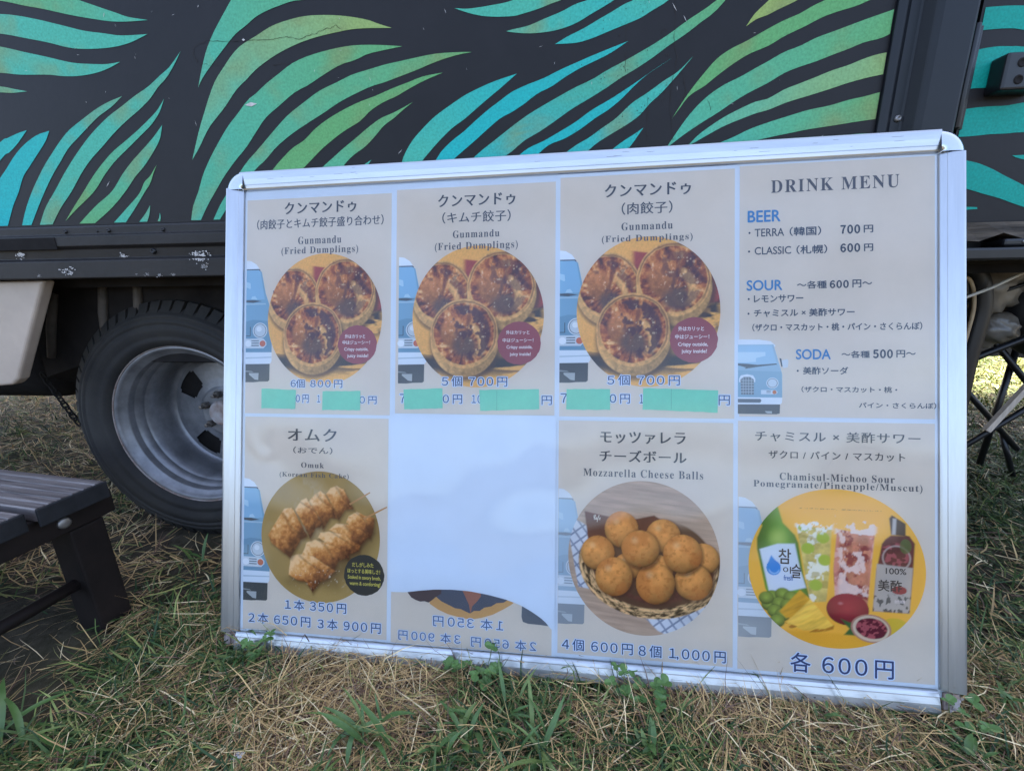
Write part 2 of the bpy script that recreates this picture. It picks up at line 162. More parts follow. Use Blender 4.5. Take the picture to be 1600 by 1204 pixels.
([(0.645, 1.052), (0.662, 1.056), (0.684, 1.057), (0.719, 1.056), (0.791, 1.049), (0.902, 1.026)], [(0.649, 1.023), (0.669, 1.026), (0.696, 1.027), (0.717, 1.026), (0.727, 1.024), (0.802, 1.011), (0.91, 1.001)], 'dteal', 'dteal'),
([(0.65, 0.993), (0.67, 1.0), (0.696, 1.003), (0.719, 1.002), (0.733, 1.001), (0.808, 0.989), (0.921, 0.966)], [(0.653, 0.944), (0.676, 0.946), (0.7, 0.946), (0.723, 0.946), (0.747, 0.944), (0.822, 0.936), (0.932, 0.931)], 'dteal', 'dteal'),
([(0.65, 0.914), (0.683, 0.918), (0.711, 0.919), (0.73, 0.919), (0.752, 0.922), (0.824, 0.932), (0.935, 0.922)], [(0.648, 0.877), (0.68, 0.876), (0.716, 0.878), (0.74, 0.878), (0.763, 0.879), (0.839, 0.877), (0.946, 0.886)], 'dteal', 'dteal'),
([(0.953, 0.863), (0.847, 0.848), (0.772, 0.845), (0.757, 0.845)], [(0.972, 0.801), (0.854, 0.822), (0.773, 0.839), (0.757, 0.845)], 'dteal', 'dteal'),
([(0.655, 0.846), (0.67, 0.843), (0.701, 0.837), (0.728, 0.827), (0.756, 0.813), (0.783, 0.8), (0.872, 0.755)], [(0.664, 0.803), (0.68, 0.801), (0.708, 0.793), (0.727, 0.787), (0.754, 0.779), (0.784, 0.768), (0.835, 0.751)], 'dteal', 'dteal'),
([(0.672, 0.769), (0.692, 0.768), (0.722, 0.766)], [(0.673, 0.763), (0.693, 0.762), (0.723, 0.763)], 'dteal', 'dteal')]
CRACKS = [[(-0.638, 1.048), (-0.644, 1.059), (-0.643, 1.069), (-0.632, 1.076), (-0.613, 1.081), (-0.583, 1.077), (-0.547, 1.077), (-0.523, 1.076), (-0.493, 1.075), (-0.475, 1.078), (-0.461, 1.078), (-0.442, 1.074), (-0.428, 1.077), (-0.41, 1.081), (-0.398, 1.085), (-0.38, 1.088), (-0.37, 1.092)], [(-0.636, 1.045), (-0.62, 1.044), (-0.584, 1.041)], [(-0.374, 1.091), (-0.365, 1.083)], [(-0.499, 1.037), (-0.481, 1.038), (-0.463, 1.039)], [(0.196, 1.093), (0.2, 1.067), (0.198, 1.04), (0.206, 1.012), (0.2, 0.975), (0.199, 0.937), (0.209, 0.877)], [(0.12, 1.062), (0.123, 1.026), (0.121, 0.989)], [(0.161, 0.958), (0.162, 0.919), (0.164, 0.877)], [(0.26, 0.949), (0.264, 0.939), (0.267, 0.929)], [(0.214, 0.993), (0.224, 0.965), (0.221, 0.946)]]
CHIPS = [(-0.985, 0.689, 12), (-0.862, 0.717, 8), (-0.706, 0.718, 8), (-0.692, 0.712, 14), (-0.685, 0.694, 8), (-1.155, 0.708, 6), (-1.16, 0.7, 8), (-0.812, 0.681, 4), (-0.786, 0.679, 5), (-0.756, 0.679, 4), (-0.835, 0.681, 2), (-1.054, 0.681, 4), (-0.991, 0.734, 2), (-1.136, 0.748, 5), (-1.092, 0.725, 10)]

# ------------------------------------------------------------------ camera, sky, sun, exposure
cam_d = bpy.data.cameras.new('camera')
cam_d.lens = LENS
cam_d.sensor_width = 36.0
cam_d.clip_start = 0.02
cam_d.clip_end = 3000
cam = bpy.data.objects.new('camera', cam_d)
COL.objects.link(cam)
cam.matrix_world = Matrix.Translation(CAM_POS) @ Matrix(CAM_ROWS).to_4x4()
SCN.camera = cam

SUN_ELEV, SUN_ROT = R(57), R(7)          # the sun stands behind the truck
world = bpy.data.worlds.new('World')
SCN.world = world
world.use_nodes = True
wn = world.node_tree.nodes
sky = wn.new('ShaderNodeTexSky')
sky.sky_type = 'NISHITA'
sky.sun_disc = False
sky.sun_elevation = SUN_ELEV
sky.sun_rotation = SUN_ROT
sky.dust_density = 4.0
sky.air_density = 0.7
sky.ozone_density = 0.0
world.node_tree.links.new(sky.outputs[0], wn['Background'].inputs['Color'])
wn['Background'].inputs['Strength'].default_value = 0.12
sun_d = bpy.data.lights.new('sun', 'SUN')
sun_d.energy = 4.2
sun_d.angle = R(0.53)
sun_d.color = (1.0, 0.95, 0.86)
sun = bpy.data.objects.new('sun', sun_d)
COL.objects.link(sun)
sdir = Vector((math.sin(SUN_ROT) * math.cos(SUN_ELEV), math.cos(SUN_ROT) * math.cos(SUN_ELEV), math.sin(SUN_ELEV)))
sun.rotation_euler = sdir.to_track_quat('Z', 'Y').to_euler()
sun.location = sdir * 30
vs = SCN.view_settings
vs.view_transform = 'Standard'
vs.look = 'None'
vs.exposure = 3.1
vs.gamma = 1.0
vs.use_curve_mapping = False
SCN.cycles.max_bounces = 8
SCN.cycles.transparent_max_bounces = 16

# ------------------------------------------------------------------ materials
def lin(h):
    c = [int(h[i:i + 2], 16) / 255 for i in (0, 2, 4)]
    return tuple(x / 12.92 if x <= 0.04045 else ((x + 0.055) / 1.055) ** 2.4 for x in c)

def mat(name, col, rough=0.6, metal=0.0, var=0.0, vscale=20.0, bump=0.0, bscale=60.0, spec=0.5, col2=None, stretch=None, attr=None, coat=0.0):
    """Principled material with procedural noise in colour and relief; attr mixes in a colour attribute."""
    m = bpy.data.materials.new(name)
    m.use_nodes = True
    nt = m.node_tree
    N, Lk = nt.nodes, nt.links
    p = N['Principled BSDF']
    p.inputs['Roughness'].default_value = rough
    p.inputs['Metallic'].default_value = metal
    p.inputs['Specular IOR Level'].default_value = spec
    p.inputs['Coat Weight'].default_value = coat
    tc = N.new('ShaderNodeTexCoord')
    src = tc.outputs['Object']
    if stretch:
        mp = N.new('ShaderNodeMapping')
        mp.inputs['Scale'].default_value = stretch
        Lk.new(src, mp.inputs['Vector'])
        src = mp.outputs['Vector']
    base = None
    if attr:
        a = N.new('ShaderNodeVertexColor')
        a.layer_name = attr
        base = a.outputs['Color']
    if var > 0:
        n = N.new('ShaderNodeTexNoise')
        n.inputs['Scale'].default_value = vscale
        n.inputs['Detail'].default_value = 6
        n.inputs['Roughness'].default_value = 0.65
        Lk.new(src, n.inputs['Vector'])
        rp = N.new('ShaderNodeMapRange')
        rp.inputs['From Min'].default_value = 0.3
        rp.inputs['From Max'].default_value = 0.7
        Lk.new(n.outputs['Fac'], rp.inputs['Value'])
        mx = N.new('ShaderNodeMix')
        mx.data_type = 'RGBA'
        Lk.new(rp.outputs['Result'], mx.inputs['Factor'])
        if base is None:
            c2 = col2 if col2 else tuple(min(1, c * (1 + var)) for c in col)
            c1 = col if col2 else tuple(c * (1 - var) for c in col)
            mx.inputs['A'].default_value = (*c1, 1)
            mx.inputs['B'].default_value = (*c2, 1)
        else:
            ml = N.new('ShaderNodeMix')
            ml.data_type = 'RGBA'
            ml.blend_type = 'MULTIPLY'
            ml.inputs['Factor'].default_value = 1.0
            mx.inputs['A'].default_value = (1 - var,) * 3 + (1,)
            mx.inputs['B'].default_value = (1 + var,) * 3 + (1,)
            Lk.new(base, ml.inputs['A'])
            Lk.new(mx.outputs['Result'], ml.inputs['B'])
            mx = ml
        base = mx.outputs['Result']
    if base is not None:
        Lk.new(base, p.inputs['Base Color'])
    else:
        p.inputs['Base Color'].default_value = (*col, 1)
    if bump > 0:
        n2 = N.new('ShaderNodeTexNoise')
        n2.inputs['Scale'].default_value = bscale
        n2.inputs['Detail'].default_value = 4
        Lk.new(src, n2.inputs['Vector'])
        bp = N.new('ShaderNodeBump')
        bp.inputs['Strength'].default_value = bump
        bp.inputs['Distance'].default_value = 0.002
        Lk.new(n2.outputs['Fac'], bp.inputs['Height'])
        Lk.new(bp.outputs['Normal'], p.inputs['Normal'])
    return m

M = {}
M['panel'] = mat('black_truck_paint', (0.0110, 0.0100, 0.0105), 0.5, var=0.4, vscale=3.0, bump=0.12, bscale=90, spec=0.22)
M['mural'] = mat('mural_paint', (1, 1, 1), 0.55, attr='Col', var=0.2, vscale=260, bump=0.15, bscale=160, spec=0.2)
M['rail_paint'] = mat('dark_rail_paint', (0.014, 0.012, 0.011), 0.52, var=0.35, vscale=9, bump=0.25, bscale=70, spec=0.3)
M['post_paint'] = mat('blue_black_post_paint', (0.005, 0.0065, 0.009), 0.40, var=0.25, vscale=6, bump=0.1, bscale=40, spec=0.28)
M['chip'] = mat('bare_primer', (0.50, 0.47, 0.44), 0.8, var=0.2, vscale=90)
M['crack'] = mat('rusty_crack', (0.02, 0.014, 0.01), 0.9)
M['cream'] = mat('cream_panel_paint', (0.40, 0.32, 0.25), 0.5, var=0.15, vscale=5, bump=0.05, bscale=20)
M['under'] = mat('dusty_black_underbody', (0.016, 0.014, 0.013), 0.9, var=0.5, vscale=8, spec=0.15)
M['rib'] = mat('dusty_rib', (0.075, 0.062, 0.05), 0.8, var=0.3, vscale=25)
M['wood_sill'] = mat('weathered_sill', (0.018, 0.014, 0.010), 0.9, col2=(0.12, 0.095, 0.07), var=0.5, vscale=14, stretch=(0.5, 4, 9), bump=0.9, bscale=30)
M['rubber'] = mat('tyre_rubber', (0.013, 0.013, 0.0135), 0.75, col2=(0.034, 0.031, 0.027), var=0.5, vscale=7, bump=0.25, bscale=80, spec=0.3)
M['rim'] = mat('silver_wheel_paint', (0.20, 0.20, 0.205), 0.42, metal=0.5, var=0.35, vscale=16, bump=0.08, bscale=120)
M['rust'] = mat('rusty_steel', (0.16, 0.085, 0.05), 0.7, col2=(0.36, 0.34, 0.33), var=0.5, vscale=30, bump=0.3, bscale=90)
M['steel'] = mat('dull_steel', (0.25, 0.24, 0.23), 0.45, metal=0.8, var=0.2, vscale=40)
M['hubnut'] = mat('wheel_nut_steel', (0.16, 0.14, 0.12), 0.45, metal=0.6, var=0.4, vscale=60)
M['black_metal'] = mat('black_metal', (0.007, 0.007, 0.008), 0.38, var=0.2, vscale=30, spec=0.4)
M['alu'] = mat('anodised_aluminium', (0.43, 0.435, 0.44), 0.28, metal=0.85, var=0.10, vscale=9, stretch=(0.6, 6, 6), bump=0.03, bscale=100)
M['alu_v'] = mat('anodised_aluminium_upright', (0.43, 0.435, 0.44), 0.28, metal=0.85, var=0.10, vscale=9, stretch=(6, 6, 0.6), bump=0.03, bscale=100)
M['chrome'] = mat('chromed_corner', (0.50, 0.52, 0.56), 0.14, metal=0.9)
M['paper_white'] = mat('white_paper', (0.69, 0.75, 0.82), 0.85, var=0.02, vscale=14)
M['paper_beige'] = mat('beige_printed_paper', (0.70, 0.60, 0.485), 0.7, var=0.03, vscale=20, col2=(0.735, 0.63, 0.515))
M['tape'] = mat('mint_paper_tape', (0.19, 0.63, 0.42), 0.75, var=0.05, vscale=60, bump=0.15, bscale=200)
M['print'] = mat('colour_print', (1, 1, 1), 0.6, attr='Col', spec=0.1)
M['plank'] = mat('grooved_composite_plank', (0.026, 0.018, 0.018), 0.55, col2=(0.205, 0.18, 0.17), var=0.4, vscale=7, stretch=(0.9, 26, 4), bump=0.3, bscale=60)
M['bench_frame'] = mat('brown_bench_frame', (0.008, 0.005, 0.004), 0.7, var=0.5, vscale=14, bump=0.2, bscale=60, spec=0.2)
M['plank_cap'] = mat('dark_end_cap', (0.012, 0.013, 0.015), 0.6, var=0.5, vscale=25, spec=0.25)
M['board'] = mat('grey_weathered_board', (0.12, 0.11, 0.105), 0.8, var=0.25, vscale=20, stretch=(1, 8, 8))
M['bag'] = mat('milky_plastic', (0.15, 0.13, 0.105), 0.32, var=0.3, vscale=9, bump=0.5, bscale=14)
M['tan'] = mat('tan_piping', (0.36, 0.26, 0.15), 0.7, var=0.1)
M['stick'] = mat('bare_wood', (0.40, 0.33, 0.26), 0.75, var=0.2, vscale=30, stretch=(6, 6, 1))
M['rope'] = mat('pale_rope', (0.55, 0.52, 0.46), 0.8, var=0.1)
M['grass'] = mat('green_grass', (1, 1, 1), 0.6, attr='Col', spec=0.25)
M['leaf'] = mat('weed_leaf', (0.050, 0.105, 0.022), 0.5, var=0.35, vscale=18, bump=0.3, bscale=50)
M['leaf3'] = mat('weed_leaf_pale', (0.085, 0.125, 0.028), 0.55, var=0.35, vscale=22, bump=0.3, bscale=50)
M['leaf2'] = mat('clover_leaf', (0.070, 0.150, 0.035), 0.55, var=0.3, vscale=40)
M['stem'] = mat('pale_stem', (0.12, 0.14, 0.05), 0.7)
M['scrap'] = mat('paper_scrap', (0.6, 0.6, 0.62), 0.8)

def flat(name, h, rough=0.7):
    k = 'p_' + name
    if k not in M:
        M[k] = mat('print_' + name, lin(h), rough, spec=0.3)
    return M[k]

# ------------------------------------------------------------------ mesh helpers
class MB:
    def __init__(s):
        s.v, s.f, s.mi = [], [], []
    def add(s, verts, faces, mi=0):
        o = len(s.v)
        s.v += [tuple(v) for v in verts]
        s.f += [tuple(i + o for i in f) for f in faces]
        s.mi += [mi] * len(faces)
        return s
    def box(s, x0, x1, y0, y1, z0, z1, mi=0):
        return s.add([(x0, y0, z0), (x1, y0, z0), (x1, y1, z0), (x0, y1, z0), (x0, y0, z1), (x1, y0, z1), (x1, y1, z1), (x0, y1, z1)],
                     [(3, 2, 1, 0), (4, 5, 6, 7), (0, 1, 5, 4), (1, 2, 6, 5), (2, 3, 7, 6), (3, 0, 4, 7)], mi)
    def beam(s, a, b, w, h, up=(0, 0, 1), mi=0):
        """box from a to b with width w (sideways) and height h (towards up)."""
        a, b, up = Vector(a), Vector(b), Vector(up)
        d = (b - a).normalized()
        sx = d.cross(up).normalized()
        uz = sx.cross(d)
        c = [(-.5, -.5), (.5, -.5), (.5, .5), (-.5, .5)]
        vs_ = [a + sx * w * i + uz * h * j for i, j in c] + [b + sx * w * i + uz * h * j for i, j in c]
        return s.add(vs_, [(0, 1, 2, 3), (7, 6, 5, 4), (0, 4, 5, 1), (1, 5, 6, 2), (2, 6, 7, 3), (3, 7, 4, 0)], mi)
    def tube(s, pts, r, n=8, mi=0, closed=False):
        pts = [Vector(p) for p in pts]
        k = len(pts)
        rr = r if hasattr(r, '__len__') else [r] * k
        rings = []
        prev = None
        for i, p in enumerate(pts):
            if closed:
                d = pts[(i + 1) % k] - pts[i - 1]
            else:
                d = pts[min(i + 1, k - 1)] - pts[max(i - 1, 0)]
            d.normalize()
            if prev is None:
                a = Vector((0, 0, 1)) if abs(d.z) < .9 else Vector((1, 0, 0))
                u = d.cross(a).normalized()
            else:
                u = (prev - d * prev.dot(d)).normalized()
            prev = u
            w = d.cross(u)
            rings.append([p + (u * math.cos(2 * math.pi * j / n) + w * math.sin(2 * math.pi * j / n)) * rr[i] for j in range(n)])
        V_ = [v for rg in rings for v in rg]
        F = []
        for i in range(k if closed else k - 1):
            a, b_ = i * n, ((i + 1) % k) * n
            for j in range(n):
                F.append((a + j, a + (j + 1) % n, b_ + (j + 1) % n, b_ + j))
        if not closed:
            F.append(tuple(range(n - 1, -1, -1)))
            F.append(tuple((k - 1) * n + j for j in range(n)))
        return s.add(V_, F, mi)
    def lathe_y(s, prof, cx, cz, n=64, mi=0, arc=None, closed=False):
        """revolve (radius, y) about an axis parallel to y through (cx, cz)."""
        V_, F = [], []
        k = len(prof)
        for i in range(n):
            t = 2 * math.pi * i / n
            for r_, y in prof:
                V_.append((cx + r_ * math.cos(t), y, cz + r_ * math.sin(t)))
        kk = k if closed else k - 1
        for i in range(n):
            for j in range(kk):
                a, b_ = i * k + j, ((i + 1) % n) * k + j
                a2, b2 = i * k + (j + 1) % k, ((i + 1) % n) * k + (j + 1) % k
                F.append((a, b_, b2, a2))
        return s.add(V_, F, mi)
    def prism_y(s, poly, y0, y1, mi=0):
        """extrude an (x, z) outline from y0 (front) to y1."""
        n = len(poly)
        return s.add([(x, y0, z) for x, z in poly] + [(x, y1, z) for x, z in poly],
                     [tuple(range(n)), tuple(range(2 * n - 1, n - 1, -1))] + [(i, i + n, (i + 1) % n + n, (i + 1) % n) for i in range(n)], mi)
    def build(s, name, mats, parent=None, smooth=False):
        me = bpy.data.meshes.new(name)
        me.from_pydata(s.v, [], s.f)
        ms = mats if isinstance(mats, (list, tuple)) else [mats]
        for m in ms:
            me.materials.append(m)
        if len(ms) > 1:
            me.polygons.foreach_set('material_index', s.mi)
        if smooth:
            me.polygons.foreach_set('use_smooth', [True] * len(me.polygons))
        me.update()
        return link(name, me, parent)

def link(name, data, parent=None):
    o = bpy.data.objects.new(name, data)
    COL.objects.link(o)
    if parent is not None:
        o.parent = parent
    return o

def bevel(o, w, seg=2):
    md = o.modifiers.new('bevel', 'BEVEL')
    md.width = w
    md.segments = seg
    md.limit_method = 'ANGLE'
    return o

def tag(o, label, cat, group=None):
    o['label'] = label
    o['category'] = cat
    if group:
        o['group'] = group
    return o

def thing(name, label, cat, loc=(0, 0, 0), group=None, mtx=None):
    o = bpy.data.objects.new(name, None)
    o.empty_display_size = 0.05
    COL.objects.link(o)
    o.location = loc
    if mtx is not None:
        o.matrix_world = mtx
    return tag(o, label, cat, group)

def mesh_np(name, verts, faces_flat, loop_tot, mats, parent=None, col=None, smooth=False):
    me = bpy.data.meshes.new(name)
    nv, nf = len(verts), len(loop_tot)
    me.vertices.add(nv)
    me.vertices.foreach_set('co', np.asarray(verts, np.float32).ravel())
    me.loops.add(len(faces_flat))
    me.loops.foreach_set('vertex_index', np.asarray(faces_flat, np.int32))
    me.polygons.add(nf)
    st = np.concatenate([[0], np.cumsum(loop_tot)[:-1]]).astype(np.int32)
    me.polygons.foreach_set('loop_start', st)
    me.polygons.foreach_set('loop_total', np.asarray(loop_tot, np.int32))
    if smooth:
        me.polygons.foreach_set('use_smooth', np.ones(nf, bool))
    for m in (mats if isinstance(mats, (list, tuple)) else [mats]):
        me.materials.append(m)
    if col is not None:
        a = me.color_attributes.new('Col', 'FLOAT_COLOR', 'POINT')
        c4 = np.ones((nv, 4), np.float32)
        c4[:, :3] = col
        a.data.foreach_set('color', c4.ravel())
    me.update(calc_edges=True)
    me.validate()
    return link(name, me, parent)

def catmull(pts, n):
    P = np.array(pts, float)
    P = np.vstack([2 * P[0] - P[1], P, 2 * P[-1] - P[-2]])
    out = []
    seg = len(P) - 3
    d = np.hypot(*(np.diff(P[1:-1], axis=0).T))
    cum = np.concatenate([[0], np.cumsum(d)])
    for s_ in np.linspace(0, cum[-1], n):
        i = min(int(np.searchsorted(cum, s_, 'right')) - 1, seg - 1)
        t = (s_ - cum[i]) / max(d[i], 1e-9)
        p0, p1, p2, p3 = P[i:i + 4]
        out.append(0.5 * ((2 * p1) + (-p0 + p2) * t + (2 * p0 - 5 * p1 + 4 * p2 - p3) * t * t + (-p0 + 3 * p1 - 3 * p2 + p3) * t ** 3))
    return np.array(out)

# hashed value noise for the printed pictures and the scatter fields
def vnoise(x, y, seed=0):
    xi, yi = np.floor(x).astype(np.int64), np.floor(y).astype(np.int64)
    xf, yf = x - xi, y - yi
    def h(a, b_):
        n = (a * 374761393 + b_ * 668265263 + seed * 974711) & 0xffffffff
        n = ((n ^ (n >> 13)) * 1274126177) & 0xffffffff
        return ((n ^ (n >> 16)) & 0xffff) / 65535.0
    u, w = xf * xf * (3 - 2 * xf), yf * yf * (3 - 2 * yf)
    return (h(xi, yi) * (1 - u) + h(xi + 1, yi) * u) * (1 - w) + (h(xi, yi + 1) * (1 - u) + h(xi + 1, yi + 1) * u) * w

def fbm(x, y, seed=0, o=4):
    s_, a, t = 0, 0.5, 0
    for i in range(o):
        s_ = s_ + a * vnoise(x * 2 ** i, y * 2 ** i, seed + i * 17)
        t += a
        a *= 0.55
    return s_ / t

# ------------------------------------------------------------------ the setting: ground
def soil_height(x, y):
    return 0.012 * (fbm(x * 5 + 40, y * 5 + 40, 3, 4) - 0.5)

def bare(x, y):
    """1 where the soil is trodden bare."""
    b = np.zeros_like(x)
    for cx, cy, rx, ry, s_ in ((-0.99, 0.60, .20, .15, 1.0), (-0.86, 0.50, .12, .07, 1.0), (-0.97, 0.95, .14, .07, 1.0), (-0.42, 0.60, .10, .022, .9),
                               (-0.22, 0.575, .06, .03, .6), (-.36, .50, .07, .03, .4), (.30, .50, .06, .03, .4)):
        b = np.maximum(b, s_ * np.clip(1.5 - np.hypot((x - cx) / rx, (y - cy) / ry), 0, 1))
    return np.clip(b + 0.9 * (fbm(x * 9, y * 9, 77, 3) - 0.55), 0, 1)

def green(x, y):
    """0 straw ... 1 green."""
    g = 0.27 + 2.2 * (fbm(x * 3.2 + 7, y * 3.2 + 3, 21, 3) - 0.5)
    g = g + 0.85 * np.exp(-(((x - 0.03) / .24) ** 2 + ((y - 0.44) / .09) ** 2))
    g = g + 0.55 * np.exp(-(((x - 0.78) / .22) ** 2 + ((y - 0.62) / .35) ** 2))
    g = g + 0.25 * np.exp(-(((x + 0.72) / .16) ** 2 + ((y - 0.42) / .07) ** 2))
    g = g + 0.08 * np.exp(-(((x + 0.75) / .2) ** 2 + ((y - 0.72) / .10) ** 2))
    g = g - 0.25 * np.exp(-(((x + 0.35) / .25) ** 2 + ((y - 0.50) / .10) ** 2))
    g = g - 0.10 * np.exp(-(((x - 0.5) / .2) ** 2 + ((y - 0.46) / .08) ** 2))
    g = np.where(y > 1.0, g + 0.15, g)
    return np.clip(g, 0.03, 0.97)

gx = np.concatenate([-np.geomspace(900, 3.4, 14), np.linspace(-3.2, 4.2, 186), np.geomspace(4.5, 900, 14)])
gy = np.concatenate([-np.geomspace(900, 0.7, 16), np.linspace(-0.5, 4.6, 130), np.geomspace(4.9, 900, 14)])
GX, GY = np.meshgrid(gx, gy)
GZ = np.where((np.abs(GX) < 4.3) & (GY > -0.6) & (GY < 4.7), soil_height(GX, GY) - 0.006, -0.006)
nx, ny = len(gx), len(gy)
idx = np.arange(nx * ny).reshape(ny, nx)
F = np.stack([idx[:-1, :-1], idx[:-1, 1:], idx[1:, 1:], idx[1:, :-1]], -1).reshape(-1, 4)
gm = bpy.data.materials.new('dry_soil_and_thatch')
gm.use_nodes = True
nt = gm.node_tree
tc = nt.nodes.new('ShaderNodeTexCoord')
n1 = nt.nodes.new('ShaderNodeTexNoise'); n1.inputs['Scale'].default_value = 45; n1.inputs['Detail'].default_value = 8; n1.inputs['Roughness'].default_value = .7
n2 = nt.nodes.new('ShaderNodeTexNoise'); n2.inputs['Scale'].default_value = 3.0; n2.inputs['Detail'].default_value = 5
cr = nt.nodes.new('ShaderNodeValToRGB')
cr.color_ramp.elements[0].position = .33; cr.color_ramp.elements[0].color = (.016, .012, .009, 1)
cr.color_ramp.elements[1].position = .72; cr.color_ramp.elements[1].color = (.075, .060, .047, 1)
mx = nt.nodes.new('ShaderNodeMix'); mx.data_type = 'RGBA'; mx.inputs['B'].default_value = (.060, .062, .026, 1)
mr = nt.nodes.new('ShaderNodeMapRange'); mr.inputs['From Min'].default_value = .35; mr.inputs['From Max'].default_value = .75; mr.inputs['To Max'].default_value = .6
bp = nt.nodes.new('ShaderNodeBump'); bp.inputs['Strength'].default_value = .8; bp.inputs['Distance'].default_value = .006
for a, b_ in ((tc.outputs['Object'], n1.inputs['Vector']), (tc.outputs['Object'], n2.inputs['Vector']), (n1.outputs['Fac'], cr.inputs['Fac']), (cr.outputs['Color'], mx.inputs['A']),
              (n2.outputs['Fac'], mr.inputs['Value']), (mr.outputs['Result'], mx.inputs['Factor']), (mx.outputs['Result'], nt.nodes['Principled BSDF'].inputs['Base Color']),
              (n1.outputs['Fac'], bp.inputs['Height']), (bp.outputs['Normal'], nt.nodes['Principled BSDF'].inputs['Normal'])):
    nt.links.new(a, b_)
nt.nodes['Principled BSDF'].inputs['Roughness'].default_value = .95
nt.nodes['Principled BSDF'].inputs['Specular IOR Level'].default_value = .15
ground = mesh_np('ground', np.stack([GX, GY, GZ], -1).reshape(-1, 3), F.ravel(), np.full(len(F), 4), gm, smooth=True)
ground['kind'] = 'structure'

# ------------------------------------------------------------------ grass (uncountable): joined blades
rng = np.random.default_rng(11)

def blades(name, n, xr, yr, kind, lmin, lmax, wid, dens, parent=None, flatness=0.5, seed=1):
    """n tries over a rectangle; dens(x, y) keeps a share of them. Each blade is a bent four-point ribbon."""
    x = rng.uniform(*xr, n); y = rng.uniform(*yr, n)
    keep = rng.random(n) < dens(x, y)
    keep &= ~((np.abs(x + 0.9) < 0.36) & (np.abs(y - 1.06) < .13) & (np.abs(x + .913) < .06))
    x, y = x[keep], y[keep]
    n = len(x)
    L_ = rng.uniform(lmin, lmax, n) * rng.uniform(.6, 1.0, n)
    az = rng.uniform(0, 2 * np.pi, n)
    swirl = 2 * np.pi * fbm(x * 4, y * 4, seed + 50, 2)
    az = np.where(rng.random(n) < .55, swirl + rng.normal(0, .7, n), az)
    el = np.where(rng.random(n) < flatness, rng.uniform(.02, .35, n), rng.uniform(.5, 1.35, n))
    bend = rng.normal(0, .5, n)
    z0 = soil_height(x, y) - .006 + np.where(el < .36, rng.uniform(0, .022, n), 0)
    P = np.zeros((n, 4, 3)); P[:, 0] = np.stack([x, y, z0], -1)
    for k in range(1, 4):
        st = L_ / 3
        e = el - k * rng.uniform(.05, .45, n) * np.where(el > .4, 1, .25)
        a = az + bend * k / 3
        P[:, k] = P[:, k - 1] + np.stack([np.cos(e) * np.cos(a), np.cos(e) * np.sin(a), np.sin(e)], -1) * st[:, None]
    zmin = soil_height(P[:, :, 0], P[:, :, 1]) - .003
    P[:, :, 2] = np.maximum(P[:, :, 2], zmin)
    w = wid * rng.uniform(.55, 1.25, n)
    sd = np.stack([-np.sin(az), np.cos(az), rng.uniform(-.5, .5, n)], -1)
    ws = np.array([.75, 1.0, .8, .12])
    Lf = P - sd[:, None] * (w[:, None] * ws)[:, :, None] / 2
    Rt = P + sd[:, None] * (w[:, None] * ws)[:, :, None] / 2
    Vt = np.stack([Lf, Rt], 2).reshape(-1, 3)
    base = (np.arange(n) * 8)[:, None, None]
    q = np.array([[0, 1, 3, 2], [2, 3, 5, 4], [4, 5, 7, 6]])[None]
    F = (base + q).reshape(-1, 4)
    u = rng.random(n)[:, None]; v_ = rng.random(n)[:, None]
    if kind == 'lawn':
        c = (1 - u) * np.array([.13, .17, .03]) + u * np.array([.30, .27, .08])
        c = np.where(v_ < .25, np.array([.09, .14, .025]), c)
    elif kind == 'straw':
        c = (1 - u) * np.array([.52, .36, .155]) + u * np.array([.30, .19, .085])
        c = np.where(v_ < .24, np.array([.13, .075, .050]), c)
        c = np.where(v_ > .88, np.array([.68, .55, .32]), c)
        c = np.where((v_ > .76) & (v_ <= .88), np.array([.22, .22, .07]), c)
    else:
        c = (1 - u) * np.array([.036, .078, .018]) + u * np.array([.080, .118, .034])
        c = np.where(v_ < .28, np.array([.022, .050, .018]), c)
        c = np.where(v_ > .86, np.array([.19, .22, .065]), c)
    c = c * rng.uniform(.75, 1.2, n)[:, None]
    C_ = np.repeat(c, 8, axis=0)
    o = mesh_np(name, Vt, F.ravel(), np.full(len(F), 4), M['grass'], col=C_)
    o['kind'] = 'stuff'
    return o

clump = lambda x, y: np.clip(.35 + 2.2 * (fbm(x * 11 + 5, y * 11 + 9, 91, 3) - .35), .12, 1)
blades('dry_grass', 70000, (-1.05, .95), (.32, .72), 'straw', .035, .125, .0015, lambda x, y: clump(x, y) * (1 - .97 * bare(x, y)) * (1 - .72 * green(x, y)), flatness=.72, seed=1)
blades('green_grass', 27000, (-1.05, .95), (.32, .72), 'green', .03, .10, .0030, lambda x, y: (1 - bare(x, y)) * green(x, y) ** 1.3, flatness=.35, seed=2)
blades('dry_grass', 34000, (-3.2, -.45), (.70, 3.0), 'straw', .04, .12, .0026, lambda x, y: (1 - .95 * bare(x, y)) * (1 - .55 * green(x, y)), flatness=.7, seed=3)
blades('green_grass', 26000, (-3.2, -.45), (.70, 3.0), 'green', .035, .10, .0034, lambda x, y: (1 - bare(x, y)) * green(x, y), flatness=.35, seed=4)
blades('green_grass', 36000, (.58, 2.2), (.62, 2.3), 'green', .04, .10, .0034, lambda x, y: .35 + .6 * green(x, y), flatness=.45, seed=5)
blades('dry_grass', 14000, (.58, 2.2), (.62, 2.3), 'straw', .04, .10, .003, lambda x, y: .75 - .6 * green(x, y), flatness=.6, seed=6)
blades('green_grass', 26000, (1.6, 4.2), (2.2, 4.6), 'lawn', .05, .11, .0060, lambda x, y: 1.0 + 0 * x, flatness=.45, seed=7)

